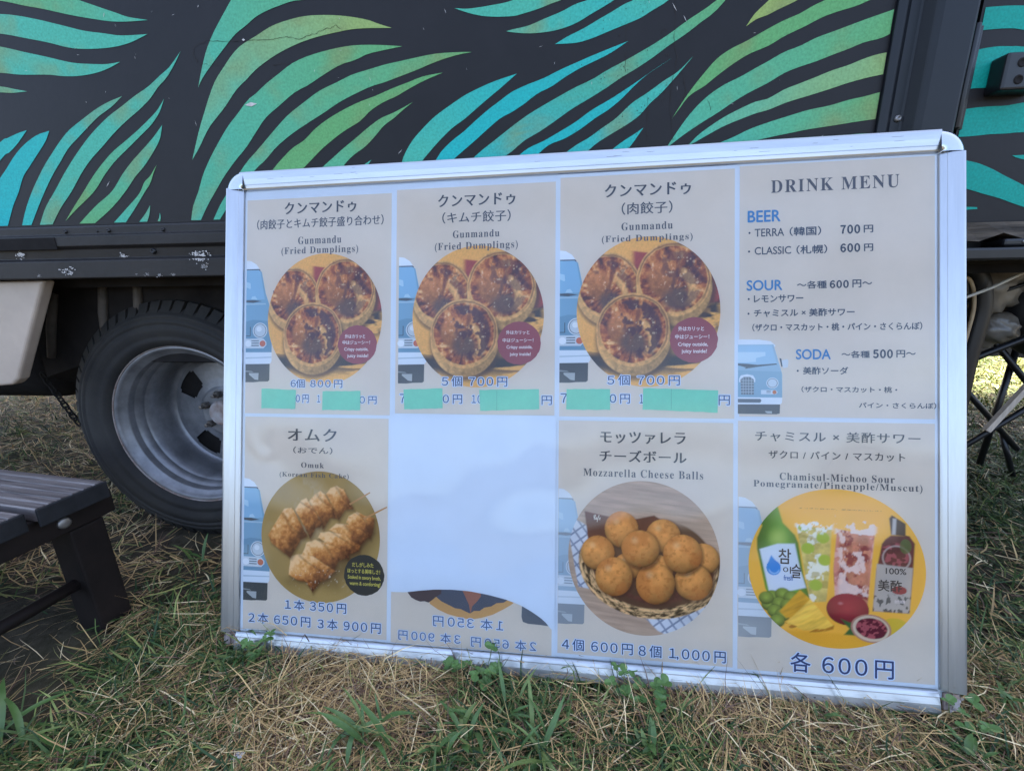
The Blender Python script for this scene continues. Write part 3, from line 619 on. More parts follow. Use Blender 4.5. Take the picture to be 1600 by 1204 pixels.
# ------------------------------------------------------------------ the food truck
FY = FACE_Y
truck = thing('food_truck', 'black food truck with turquoise and green leaf stripes sprayed along its side', 'truck', (0, FY, 0))
TW = 1.98          # body width
X0, X1 = -3.6, 2.6
POST0, POST1 = 0.534, 0.652
Z_SILL, Z_RAIL, Z_TOP = 0.778, 0.674, 2.55
def tpart(name, mb, m, parent=truck, smooth=False):
    """mesh given in world coordinates, stored relative to the truck's base."""
    mb.v = [(x, y - FY, z) for x, y, z in mb.v]
    return mb.build(name, m, parent, smooth)

side = tpart('side_panel', MB().box(X0, POST0, FY, FY + .03, Z_SILL + .001, Z_TOP), M['panel'])
body = MB().box(X0, X1, FY + .03, FY + TW, .70, Z_TOP)
tpart('box_body', body, M['panel'])
bevel(tpart('roof', MB().box(X0 - .02, X1 + .02, FY - .02, FY + TW + .02, Z_TOP, Z_TOP + .05), M['rail_paint']), .01)
door = tpart('door', MB().box(POST1 + .012, X1, FY + .004, FY + .03, .742, Z_TOP), M['panel'])

# leaf stripes: each painted leaf is a quad strip between its two edges, 0.6 mm of paint
PAINT = {'teal': (.066, .385, .262), 'green': (.115, .335, .120), 'cyan': (.025, .385, .335), 'olive': (.27, .36, .10), 'blue': (.008, .37, .365), 'dteal': (.003, .275, .215)}
lrng = random.Random(5)

def clip_poly(poly, f):
    out = []
    for i in range(len(poly)):
        a, b_ = poly[i], poly[(i + 1) % len(poly)]
        fa, fb = f(a), f(b_)
        if fa >= 0:
            out.append(a)
        if (fa >= 0) != (fb >= 0):
            t = fa / (fa - fb)
            out.append(tuple(a[k] + (b_[k] - a[k]) * t for k in range(len(a))))
    return out

def paint_leaf(A, B, c0, c1, parent, lims, yoff, dx=0.0, dz=0.0):
    n = 40
    a, b_ = catmull(A, n), catmull(B, n)
    c0, c1 = np.array(PAINT[c0]), np.array(PAINT[c1])
    ph = lrng.random() * 9
    rows = []
    for i in range(n):
        t = i / (n - 1)
        row = []
        for j in range(5):
            q = a[i] * (1 - j / 4) + b_[i] * (j / 4)
            k = np.clip(t + .5 * (fbm(np.array([q[0] * 7 + ph]), np.array([q[1] * 7]), 9, 3)[0] - .5), 0, 1)
            c = c0 * (1 - k) + c1 * k
            warm = max(0, fbm(np.array([q[0] * 16]), np.array([q[1] * 16 + ph]), 31, 3)[0] - .52) * 2.4
            c = c * (1 - warm) + np.array((.20, .25, .09)) * warm * (c1[0] > .05) + c * warm * (c1[0] <= .05)
            row.append((q[0] + dx, q[1] + dz, *c))
        rows.append(row)
    V_, F, C_ = [], [], []
    for i in range(n - 1):
        for j in range(4):
            poly = [rows[i][j], rows[i + 1][j], rows[i + 1][j + 1], rows[i][j + 1]]
            for f in lims:
                if poly:
                    poly = clip_poly(poly, f)
            if len(poly) < 3:
                continue
            o = len(V_)
            V_ += [(p[0], yoff, p[1]) for p in poly]
            C_ += [p[2:5] for p in poly]
            F.append([o + k for k in range(len(poly))])
    if not F:
        return
    return mesh_np('painted_leaf', np.array(V_), [i for f in F for i in f], [len(f) for f in F], M['mural'], parent, col=np.array(C_))

side_lims = [lambda p: p[1] - (Z_SILL + .004), lambda p: (POST0 - .002) - p[0], lambda p: p[0] - X0, lambda p: Z_TOP - .03 - p[1]]
door_lims = [lambda p: p[1] - .75, lambda p: p[0] - (POST1 + .016), lambda p: X1 - .05 - p[0]]
NS = 35
for A, B, c0, c1 in LEAVES[:NS]:
    paint_leaf(A, B, c0, c1, side, side_lims, -.0006)
for A, B, c0, c1 in LEAVES[NS:]:
    paint_leaf(A, B, c0, c1, door, door_lims, .0034)
# the mural goes on beyond the frame: further clusters up and to the left
for dx, dz, sel in ((-1.45, .06, range(13, 30)), (-.30, .64, range(13, 20)), (.62, .62, range(20, 26)), (-.95, .52, range(4, 13)), (-1.9, .55, range(20, 30)), (-.2, 1.12, range(20, 26))):
    for i in sel:
        A, B, c0, c1 = LEAVES[i]
        paint_leaf(A, B, c0, c1, side, side_lims, -.0006, dx, dz)

# hairline cracks and rusty runs in the paint
for pl in CRACKS:
    mb = MB()
    P2 = []
    for (xa, za), (xb, zb) in zip(pl[:-1], pl[1:]):
        P2 += [(xa + (xb - xa) * j / 5 + lrng.uniform(-.0012, .0012), za + (zb - za) * j / 5 + lrng.uniform(-.0012, .0012)) for j in range(5)]
    pl = P2
    wv = []
    for i, (x, z) in enumerate(pl):
        x1, z1 = pl[min(i + 1, len(pl) - 1)]; x_, z_ = pl[max(i - 1, 0)]
        d = Vector((x1 - x_, z1 - z_)).normalized()
        h = lrng.uniform(.00012, .00042)
        wv += [(x - d.y * h, -.0012, z + d.x * h), (x + d.y * h, -.0012, z - d.x * h)]
    mb.add(wv, [(2 * i, 2 * i + 1, 2 * i + 3, 2 * i + 2) for i in range(len(pl) - 1)])
    mb.build('paint_crack', M['crack'], side)

mb = MB()
for cx, w_, z0_, z1_, k in ((.085, .006, .90, 1.13, 46), (.118, .010, .86, 1.13, 60), (.150, .008, .86, 1.10, 60), (.185, .012, .88, 1.06, 34), (.045, .008, .90, 1.10, 18)):
    for i in range(k):
        x, z = cx + lrng.gauss(0, w_ * .6), lrng.uniform(z0_, z1_)
        q = lrng.uniform(.0003, .0010)
        m_ = lrng.randint(4, 6)
        mb.add([(x + math.cos(2 * math.pi * j / m_) * q * lrng.uniform(.3, 1.0), -.0013, z + math.sin(2 * math.pi * j / m_) * q * lrng.uniform(.6, 2.2)) for j in range(m_)], [tuple(range(m_))])
fl = mb.build('paint_flecks', M['crack'], side)
fl['kind'] = 'stuff'
mb = MB()
for i in range(70):
    x, z = lrng.uniform(-1.0, .50), lrng.uniform(.80, 1.14)
    q, a_ = lrng.uniform(.0003, .0012), lrng.uniform(0, 3.1)
    L2 = q * lrng.uniform(1, 6)
    dx_, dz_ = math.cos(a_) * L2, math.sin(a_) * L2
    mb.add([(x - dx_, -.0014, z - dz_), (x + q * .4, -.0014, z - q * .3), (x + dx_, -.0014, z + dz_), (x - q * .4, -.0014, z + q * .3)], [(0, 1, 2, 3)])
for x, z, dx_, dz_, q in ((-.549, .977, .012, .0006, .0035), (.196, 1.083, .004, -.006, .0010), (.214, 1.066, .003, -.005, .0009), (-.545, 1.078, .003, 0, .002)):
    mb.add([(x - dx_, -.0014, z - dz_), (x, -.0014, z - q), (x + dx_, -.0014, z + dz_), (x, -.0014, z + q)], [(0, 1, 2, 3)])
sc_ = mb.build('scratches', M['chip'], side)
sc_['kind'] = 'stuff'

# lower side rail: stepped section pulled along x
def sweep_x(prof, x0, x1):
    n = len(prof)
    return MB().add([(x0, y, z) for y, z in prof] + [(x1, y, z) for y, z in prof],
                    [tuple(range(n - 1, -1, -1)), tuple(range(n, 2 * n))] + [(i, (i + 1) % n, (i + 1) % n + n, i + n) for i in range(n)])
zs, zr = Z_SILL, Z_RAIL
h = zs - zr
rail = sweep_x([(FY + .05, zs), (FY - .004, zs), (FY - .006, zs - .004), (FY - .006, zs - .017), (FY - .016, zs - .021), (FY - .016, zs - .040),
                (FY - .009, zs - .046), (FY - .007, zs - .064), (FY - .017, zs - .069), (FY - .017, zr + .002), (FY - .014, zr), (FY + .05, zr)], X0, POST0)
rl = bevel(tpart('side_rail', rail, M['rail_paint']), .0012)
def rivet(x, z, r_, y):
    mb = MB().lathe_y([(r_, y), (r_ * .95, y - r_ * .35), (r_ * .6, y - r_ * .7), (r_ * .42, y - r_ * .72), (r_ * .38, y - r_ * .45), (0.0001, y - r_ * .45)], x, z, 14)
    return mb
for px_, pz_, r_, y in ((-.980, .767, .0042, FY - .006), (-.910, .766, .0024, FY - .006), (-.885, .767, .0042, FY - .006), (-.767, .766, .0040, FY - .006), (-.795, .7255, .0062, FY - .008),
                        (-1.19, .767, .0042, FY - .006), (-.42, .767, .0042, FY - .006), (-.1, .767, .0042, FY - .006)):
    tpart('rivet', rivet(px_, pz_, r_, y), M['black_metal'], truck, True)
mb = MB()
for cx, cz, s_ in CHIPS:
    yy = FY - .0178 if cz < zs - .066 else (FY - .0105 if cz < zs - .043 else FY - .0168)
    for k in range(int(12 + s_ * 7)):
        ang = lrng.uniform(0, 6.3); rr = abs(lrng.gauss(0, .45)) * s_ * .0011
        x, z = cx + math.cos(ang) * rr * 1.4, cz + math.sin(ang) * rr * .8
        if not zr + .001 < z < zs - .001:
            continue
        yy2 = FY - .0178 if z < zs - .069 else (FY - .0108 if zs - .064 < z < zs - .046 else None)
        if yy2 is None:
            continue
        q = lrng.uniform(.0003, .0016) * min(1.5, s_ / 8)
        m_ = lrng.randint(4, 6)
        pts = [(x + math.cos(2 * math.pi * i / m_) * q * lrng.uniform(.4, 1.5), yy2 + (.0015 * (zs - .046 - z) / .018 if yy2 > FY - .012 else 0), z + math.sin(2 * math.pi * i / m_) * q * lrng.uniform(.4, 1.1)) for i in range(m_)]
        mb.add(pts, [tuple(range(m_))])
ch = tpart('paint_chips', mb, M['chip'])
ch['kind'] = 'stuff'
# torn tape end on the rail, far left
bevel(tpart('torn_tape', MB().box(-1.5, -.996, FY - .0176, FY - .0150, zs - .046, zs - .0225), M['under']), .001)

# corner post with folded flanges
post = MB()
pz0 = .70
prof = [(POST0, FY + .02), (POST0, FY - .006), (POST0 + .012, FY - .008), (POST0 + .020, FY - .004), (POST0 + .036, FY - .004), (POST0 + .046, FY - .022), (POST0 + .054, FY - .026),
        (POST1 - .016, FY - .026), (POST1 - .012, FY - .022), (POST1 - .012, FY + .02)]
n = len(prof)
post.add([(x, y, pz0) for x, y in prof] + [(x, y, Z_TOP) for x, y in prof], [tuple(range(n)), tuple(range(2 * n - 1, n - 1, -1))] + [(i, i + n, (i + 1) % n + n, (i + 1) % n) for i in range(n)])
bevel(tpart('corner_post', post, M['post_paint']), .002)
tpart('bolt', rivet(POST0 + .030, .905, .0055, FY - .004), M['steel'], truck, True)
tpart('bolt', rivet(POST0 + .030, 1.30, .0055, FY - .004), M['steel'], truck, True)
hg = MB().tube([(POST1 - .001, FY - .010, .885), (POST1 - .001, FY - .010, 1.03)], .0055, 10).box(POST1 - .001, POST1 + .014, FY - .004, FY - .001, .885, 1.03)
bevel(tpart('hinge', hg, M['black_metal'], truck, True), .001)
br = tpart('latch_bracket', MB().box(.692, .758, FY - .026, FY + .004, .932, .984), M['black_metal'])
bevel(br, .004, 3)
for xx, zz in ((.714, .969), (.714, .946)):
    h_ = MB().lathe_y([(.0068, FY - .0262), (.0060, FY - .0272), (.0045, FY - .0272), (.0042, FY - .0265), (.0001, FY - .0265)], xx, zz, 16)
    h_.v = [(x, y - FY, z) for x, y, z in h_.v]
    h_.build('bolt_hole', M['under'], br, True)
# ragged weathered sill below the door
sl = MB()
k = 60
for i in range(k + 1):
    x = POST1 - .02 + (X1 - POST1 + .02) * i / k
    zt, zb = .743, .716 + .006 * math.sin(i * 1.9) + lrng.uniform(-.004, .004)
    sl.v += [(x, FY + .028, zt), (x, FY - .004 + lrng.uniform(-.003, .003), zt - .002), (x, FY - .006 + lrng.uniform(-.004, .004), zb), (x, FY + .028, zb)]
    if i:
        o = (i - 1) * 4
        sl.f += [(o + j, o + (j + 1) % 4, o + 4 + (j + 1) % 4, o + 4 + j) for j in range(4)]
        sl.mi += [0] * 4
tpart('wooden_sill', sl, M['wood_sill'])
bevel(tpart('skirt', MB().box(POST1 - .03, X1, FY + .04, FY + .06, .672, .716), M['under']), .003)
bp_ = MB().box(.765, 2.2, FY - .012, FY + .040, .7005, .7135)
bevel(tpart('bumper_plate', bp_, M['black_metal']), .004)
bevel(tpart('step_bar', MB().box(.60, 2.2, FY - .03, FY + .05, .678, .699), M['black_metal']), .004)
for xx in (.795, .835, .875, .915):
    tpart('rivet', rivet(xx, .708, .0030, FY - .012), M['steel'], truck, True)

# underbody
tpart('floor', MB().box(X0, X1, FY + .07, FY + TW, .655, .6995), M['under'])
for yy in (FY + .55, FY + 1.25):
    tpart('chassis_beam', MB().box(X0, 1.9, yy, yy + .08, .50, .654), M['under'])
WX, WZ, RT = -.913, .305, .315
tpart('axle', MB().tube([(WX, FY + .30, WZ), (WX, FY + .75, WZ), (WX, FY + .9, WZ), (WX, FY + 1.05, WZ), (WX, FY + TW - .2, WZ)], [.05, .05, .12, .05, .05], 14), M['under'], truck, True)
# cream panel ahead of the wheel, its raked edge towards the wheel
pan = MB().prism_y([(-1.50, .672), (-1.50, .50), (-1.26, .440), (-1.222, .443), (-1.204, .456), (-1.072, .672)], FY + .003, FY + .03)
bevel(tpart('cream_panel', pan, M['cream']), .006, 3)
gd = MB().add([(-1.30, 1.0, .665), (-.60, 1.0, .665), (-.60, 1.0, .47), (-1.16, 1.0, .47), (-1.30, 1.0, .43), (-1.30, 1.06, .40), (-1.12, 1.06, .455), (-.60, 1.06, .455)],
              [(0, 4, 3, 2, 1), (4, 5, 6, 3), (3, 6, 7, 2)])
gd = tpart('mud_guard', gd, M['under'])
for xa, za, xb, zb in ((-1.212, .640, -1.268, .482), (-1.075, .668, -1.105, .52), (-.985, .668, -1.0, .55)):
    rb = MB().tube([(xa, .998 - FY, za), ((xa + xb) / 2, .994 - FY, (za + zb) / 2), (xb, .998 - FY, zb)], [.009, .010, .009], 10)
    rb.build('rib', M['rib'], gd, True)
tpart('fuel_tank', MB().tube([(-2.9, 1.32, .43), (-2.86, 1.32, .43), (-1.62, 1.32, .43), (-1.58, 1.32, .43)], [.11, .14, .14, .11], 24), M['under'], truck, True)
# drag chain
chn = MB()
for i in range(9):
    t = i / 8
    c = Vector((-1.335 + .060 * t, 1.02, .425 - .125 * t))
    d = Vector((.07, 0, -.13)).normalized()
    side_v = Vector((0, 1, 0)) if i % 2 else d.cross(Vector((0, 1, 0)))
    pts = [c + d * (.013 * math.cos(a)) + side_v * (.0065 * math.sin(a)) for a in np.linspace(0, 2 * math.pi, 12, endpoint=False)]
    chn.tube(pts, .0023, 6, closed=True)
tpart('chain', chn, M['under'], truck, True)

# the near rear wheel: deep dished dual rim
YW = .985
def wpart(name, mb, m, parent=None, smooth=True):
    mb.v = [(x - 0, y - FY, z) for x, y, z in mb.v]
    return mb.build(name, m, parent if parent is not None else truck, smooth)
rim_prof = [(.2085, YW + .016), (.2085, YW + .002), (.206, YW - .003), (.202, YW - .004), (.198, YW + .001), (.194, YW + .010), (.187, YW + .013), (.185, YW + .017), (.1845, YW + .030), (.1835, YW + .033), (.178, YW + .035), (.1772, YW + .052), (.1760, YW + .055), (.1712, YW + .057), (.1705, YW + .095), (.168, YW + .112), (.170, YW + .124), (.166, YW + .136), (.160, YW + .139)]
rimm = MB().lathe_y(rim_prof, WX, WZ, 96)
# disc with four hand holes
nh, seg = 8, 12
def disc(mb):
    rings = [(.160, .139), (.149, .136), (.143, .134), (.098, .129), (.092, .128), (.074, .124), (.066, .120), (.036, .120), (.0001, .120)]
    n = 100
    for k in range(len(rings) - 1):
        (ra, ya), (rb_, yb) = rings[k], rings[k + 1]
        for i in range(n):
            if (k == 2 and 10 <= i % 25 <= 18) or (k in (1, 3) and 11 <= i % 25 <= 17):
                continue
            t0, t1 = 2 * math.pi * i / n, 2 * math.pi * (i + 1) / n
            mb.add([(WX + ra * math.cos(t0), YW + ya, WZ + ra * math.sin(t0)), (WX + ra * math.cos(t1), YW + ya, WZ + ra * math.sin(t1)),
                    (WX + rb_ * math.cos(t1), YW + yb, WZ + rb_ * math.sin(t1)), (WX + rb_ * math.cos(t0), YW + yb, WZ + rb_ * math.sin(t0))], [(0, 1, 2, 3)])
disc(rimm)
wheel = wpart('wheel', rimm, M['rim'])
rt = RT
tyre_prof = [(.206, YW + .004), (.208, YW - .006), (.220, YW - .016), (.228, YW - .0195), (.230, YW - .0175), (.236, YW - .0205), (.246, YW - .0235), (.258, YW - .0255), (.2595, YW - .0230), (.2640, YW - .0232), (.2655, YW - .0255), (.272, YW - .0240), (.2735, YW - .0215), (.2775, YW - .0205), (.279, YW - .0225), (.284, YW - .020), (.287, YW - .016), (.294, YW - .009), (.299, YW + .002), (rt - .013, YW + .03), (rt - .012, YW + .08), (rt - .014, YW + .13), (.296, YW + .16), (.26, YW + .17), (.206, YW + .15)]
wpart('tyre', MB().lathe_y(tyre_prof, WX, WZ, 120), M['rubber'], wheel)
tr = MB()
nb = 62
for i in range(nb):
    for (ya, yb, off) in ((-.0085, .028, 0), (.034, .062, .5), (.068, .096, 0), (.102, .135, .5)):
        ta = 2 * math.pi * (i + off) / nb + lrng.uniform(-.004, .004)
        tb = ta + 2 * math.pi / nb * .78
        pts = []
        for t in (ta, tb):
            for yy, r_ in ((ya - (.006 if ya < 0 else 0), (.288 if ya < 0 else rt - .016)), (ya + (.012 if ya < 0 else 0), rt + .001), (yb, rt + .004), (yb, rt - .016)):
                pts.append((WX + r_ * math.cos(t), YW + yy, WZ + r_ * math.sin(t)))
        tr.add(pts, [(0, 1, 2, 3), (7, 6, 5, 4), (0, 4, 5, 1), (1, 5, 6, 2), (2, 6, 7, 3)])
wpart('rim_edge', MB().lathe_y([(.2100, YW - .0035), (.2088, YW - .0062), (.2070, YW - .0058), (.2062, YW - .0030)], WX, WZ, 96), M['rust'], wheel)
t_ = wpart('tread', tr, M['rubber'], wheel, False)
wpart('hub', MB().lathe_y([(.036, YW + .122), (.036, YW + .108), (.032, YW + .101), (.014, YW + .099), (.0001, YW + .099)], WX, WZ, 40), M['rust'], wheel, False)
for i in range(6):
    a = 2 * math.pi * i / 6 + .65
    cx, cz = WX + .053 * math.cos(a), WZ + .053 * math.sin(a)
    wpart('wheel_nut', MB().lathe_y([(.0100, YW + .122), (.0100, YW + .106), (.0085, YW + .103), (.0056, YW + .103), (.0054, YW + .092), (.0001, YW + .091)], cx, cz, 6), M['hubnut'], wheel, False)
inner = MB().lathe_y([(.20, FY + .34), (.24, FY + .32), (.30, FY + .34), (rt, FY + .38), (rt, FY + .46), (.30, FY + .50), (.2, FY + .5)], WX, WZ, 48)
tpart('inner_tyre', inner, M['rubber'], truck, True)
tpart('brake_drum', MB().lathe_y([(.0001, FY + .26), (.15, FY + .26), (.16, FY + .28), (.16, FY + .40)], WX, WZ, 40), M['under'], truck, True)
for yy in (FY + TW - .40, FY + TW - .22):
    far = MB().lathe_y([(.2, yy), (.24, yy - .02), (.30, yy), (rt, yy + .04), (rt, yy + .12), (.30, yy + .15), (.2, yy + .15), (.01, yy + .10)], WX, WZ, 40)
    tpart('far_tyre', far, M['rubber'], truck, True)

# ------------------------------------------------------------------ menu board (landscape snap frame leaning on the truck)
BM = Matrix.Translation(BOARD_POS) @ Matrix(BOARD_ROWS).to_4x4()
W_, H_ = 1.239, .891
RW = .034
def board_root(name, label, cat, u=0.0, v=0.0, w=0.0, group=None):
    """an Empty on the board; local x runs along the board, z up it, -y out of it (metres)."""
    return thing(name, label, cat, mtx=BM @ Matrix.Translation((u, -w, v)), group=group)
frame = board_root('menu_board', 'wide silver snap frame menu board leaning against the truck on the grass', 'menu board', W_ / 2, 0)
def fpart(name, mb, m, smooth=False):
    mb.v = [(x - W_ / 2, y, z) for x, y, z in mb.v]
    return mb.build(name, m, frame, smooth)
RP = [(0.0, -.004), (0.0, .0085), (.0014, .0104), (.0040, .0108), (.0150, .0094), (.0240, .0074), (.0243, .0068), (.0251, .0067), (.0254, .0070), (.0300, .0056), (.0328, .0040), (.0335, .0016), (.0320, .0008), (.0320, -.004)]
def rail_mb(kind, a, b_):
    n = len(RP)
    ends = []
    for t in (a, b_):
        if kind == 'top':
            ends += [(t, -h_, H_ - d) for d, h_ in RP]
        elif kind == 'bottom':
            ends += [(t, -h_, d) for d, h_ in RP]
        elif kind == 'left':
            ends += [(d, -h_, t) for d, h_ in RP]
        else:
            ends += [(W_ - d, -h_, t) for d, h_ in RP]
    return MB().add(ends, [tuple(range(n)), tuple(range(2 * n - 1, n - 1, -1))] + [(i, i + n, (i + 1) % n + n, (i + 1) % n) for i in range(n)])
fpart('rail', rail_mb('top', RW - .006, W_ - RW), M['alu'])
fpart('rail', rail_mb('bottom', .0285, W_ - RW - .002), M['alu'])
fpart('rail', rail_mb('left', .0335, H_ - RW + .004), M['alu_v'])
fpart('rail', rail_mb('right', .034, H_ - RW - .002), M['alu_v'])
def corner(cx, cz, a0):
    mb = MB()
    prof = [(.0335, -.004), (.0335, .0060), (.0325, .0085), (.030, .0098), (.024, .0106), (.012, .0112), (.0015, .0112), (.0012, -.004)]
    k, n = len(prof), 14
    for i in range(n + 1):
        t = a0 + math.pi / 2 * i / n
        for r_, h_ in prof:
            mb.v.append((cx + r_ * math.cos(t), -h_, cz + r_ * math.sin(t)))
    for i in range(n):
        for j in range(k - 1):
            a = i * k + j
            mb.f.append((a, a + k, a + k + 1, a + 1)); mb.mi.append(0)
    return mb
mb = MB()
for k in range(40):
    u = lrng.uniform(.05, W_ - .06); d0 = lrng.uniform(.005, .020); L2 = lrng.uniform(.003, .018)
    hh = np.interp(d0, [.004, .015, .024], [.0108, .0094, .0074]) + .0002
    z = (H_ - d0) if k % 2 else d0
    mb.add([(u, -hh, z), (u + L2, -hh, z + .0002), (u + L2, -hh, z + .0005), (u, -hh, z + .0004)], [(0, 1, 2, 3)])
for k in range(60):
    u = lrng.uniform(.06, W_ - .06); d0 = lrng.uniform(.003, .012); q = lrng.uniform(.0005, .0018)
    hh = np.interp(d0, [.004, .015, .024], [.0108, .0094, .0074]) + .0003
    mb.add([(u + math.cos(a) * q * lrng.uniform(.5, 1.6), -hh, d0 + math.sin(a) * q * lrng.uniform(.4, 1)) for a in np.linspace(0, 5.2, 6)], [tuple(range(6))])
g_ = fpart('scuffs', mb, M['board'])
g_['kind'] = 'stuff'
fpart('corner_cap', corner(RW + .001, H_ - RW + .001, math.pi / 2), M['chrome'], True)
fpart('corner_cap', corner(W_ - RW - .001, H_ - RW - .001, 0), M['chrome'], True)
fpart('backing_panel', MB().box(.020, W_ - .020, .0006, .012, .020, H_ - .020), M['paper_white'])
# broken lower corners: bare angle brackets where the caps are gone
for cx, sg in ((.016, 1), (W_ - .016, -1)):
    bk = MB().box(cx - .012, cx + .010, -.004, -.001, .005, .030).box(cx - .002 * sg - .004, cx - .002 * sg + .004, -.008, -.001, .010, .032)
    for k in range(9):
        x, z, s_ = cx + lrng.uniform(-.013, .013), lrng.uniform(.002, .03), lrng.uniform(.003, .007)
        d = [Vector((lrng.gauss(0, 1), lrng.gauss(0, 1), lrng.gauss(0, 1))).normalized() * s_ for _ in range(4)]
        bk.add([(x + q.x, -.006 + q.y * .6, z + q.z) for q in d], [(0, 1, 2), (0, 2, 3), (0, 3, 1), (1, 3, 2)])
    fpart('corner_bracket', bk, M['rust'])
# the clear cover sheet over the prints: slightly wavy, reflecting
cm = bpy.data.materials.new('clear_pvc_cover')
cm.use_nodes = True
nt = cm.node_tree
nt.nodes.remove(nt.nodes['Principled BSDF'])
tr_ = nt.nodes.new('ShaderNodeBsdfTransparent'); gl = nt.nodes.new('ShaderNodeBsdfGlossy'); ms = nt.nodes.new('ShaderNodeMixShader'); fr = nt.nodes.new('ShaderNodeFresnel')
fr.inputs['IOR'].default_value = 1.5
gl.inputs['Roughness'].default_value = .07
mul = nt.nodes.new('ShaderNodeMath'); mul.operation = 'MULTIPLY'; mul.inputs[1].default_value = 1.15
tcn = nt.nodes.new('ShaderNodeTexCoord'); nz = nt.nodes.new('ShaderNodeTexNoise'); nz.inputs['Scale'].default_value = 4.5; nz.inputs['Detail'].default_value = 1.0
bm_ = nt.nodes.new('ShaderNodeBump'); bm_.inputs['Strength'].default_value = .8; bm_.inputs['Distance'].default_value = .03
for a, b_ in ((fr.outputs[0], mul.inputs[0]), (mul.outputs[0], ms.inputs[0]), (tr_.outputs[0], ms.inputs[1]), (gl.outputs[0], ms.inputs[2]), (ms.outputs[0], nt.nodes['Material Output'].inputs['Surface']),
              (tcn.outputs['Object'], nz.inputs['Vector']), (nz.outputs['Fac'], bm_.inputs['Height']), (bm_.outputs['Normal'], gl.inputs['Normal']), (bm_.outputs['Normal'], fr.inputs['Normal'])):
    nt.links.new(a, b_)
# long shallow wrinkles, as the film has been pulled in and out
WR = [[(48, 480), (54, 402), (66, 372), (84, 362), (104, 382), (108, 450), (98, 540)], [(60, 700), (110, 770), (190, 800), (250, 770)], [(640, 120), (760, 60), (900, 75)], [(930, 90), (1040, 50), (1195, 130)],
      [(330, 150), (420, 160), (520, 140), (610, 90)], [(40, 160), (150, 120), (320, 110)], [(560, 560), (700, 480), (905, 470)], [(940, 700), (1100, 640), (1200, 560)], [(340, 800), (500, 830), (650, 815)]]
cu, cv = np.meshgrid(np.linspace(30, W_ * 1000 - 30, 190), np.linspace(30, H_ * 1000 - 30, 140))
cz = np.zeros_like(cu)
for i, pl in enumerate(WR):
    pts = catmull(pl, 50)
    d = np.min(np.hypot(cu[..., None] - pts[:, 0], cv[..., None] - pts[:, 1]), -1)
    wd = 10.0 if i == 0 else 26.0
    cz += (.75 if i == 0 else .9) * np.exp(-(d / wd) ** 2)
cz += .5 * (fbm(cu / 140, cv / 140, 7, 2) - .5)
ci = np.arange(cu.size).reshape(cu.shape)
cov = MB()
cov.v = [tuple(q) for q in np.stack([cu / 1000, -.0046 - cz / 1000, cv / 1000], -1).reshape(-1, 3)]
cov.f = [tuple(q) for q in np.stack([ci[:-1, :-1], ci[:-1, 1:], ci[1:, 1:], ci[1:, :-1]], -1).reshape(-1, 4)]
cov.mi = [0] * len(cov.f)
fpart('clear_cover', cov, cm, True)

# ------------------------------------------------------------------ printed menu sheets
# rect in mm on the board, height of the sheet off the backing in mm
SHEETS = {1: (32, 328, 434, 846, .10), 2: (327, 623, 437, 850.5, .9), 3: (620, 914, 437, 856, 1.7), 4: (911, 1208, 441, 860, .10),
          5: (33, 326, 32, 439, .45), 6: (323, 622, 34, 441, 1.3), 7: (619.5, 913, 35, 441, .5), 8: (909, 1207, 34, 445, .9)}
LABELS = {1: 'menu sheet for mixed fried dumplings at 800 yen, top left on the board', 2: 'menu sheet for kimchi fried dumplings at 700 yen, second from left on top row',
          3: 'menu sheet for meat fried dumplings at 700 yen, beside the drink list', 4: 'drink list sheet with blue headings, top right on the board',
          5: 'fish cake skewer menu sheet with dark round badge, bottom left on the board', 6: 'menu sheet turned back to front with mirrored prices, below the blank paper',
          7: 'menu sheet with a basket of round cheese balls, bottom row', 8: 'fruit sour menu sheet with green bottle and glasses, bottom right on the board'}
SH = {}
def sheet_rect(mb, u0, u1, v0, v1, w):
    return mb.add([(u0, -w, v0), (u1, -w, v0), (u1, -w, v1), (u0, -w, v1)], [(0, 1, 2, 3)])
class Sheet:
    def __init__(s, k):
        u0, u1, v0, v1, w = SHEETS[k]
        s.k, s.o = k, ((u0 + u1) / 2000, v0 / 1000)
        s.w = w / 1000
        s.root = board_root('menu_sheet', LABELS[k], 'menu sheet', s.o[0], s.o[1], s.w, 'printed menu sheets in the frame')
        s.part('paper', MB().box(u0 / 1000, u1 / 1000, -.0001, .00008, v0 / 1000, v1 / 1000), M['paper_white'])
        if k != 6:
            s.part('beige_print', sheet_rect(MB(), (u0 + 5.5) / 1000, (u1 - 5.5) / 1000, (v0 + 5.5) / 1000, (v1 - 5.5) / 1000, .0002), M['paper_beige'])
        else:
            s.part('beige_print', sheet_rect(MB(), (u0 + 5.5) / 1000, (u1 - 7) / 1000, (v0 + 1) / 1000, (v1 - 5.5) / 1000, .0002), M['paper_beige'])
        SH[k] = s
    def part(s, name, mb, m, smooth=False):
        mb.v = [(x - s.o[0], y, z - s.o[1]) for x, y, z in mb.v]
        return mb.build(name, m, s.root, smooth)
for k in SHEETS:
    Sheet(k)

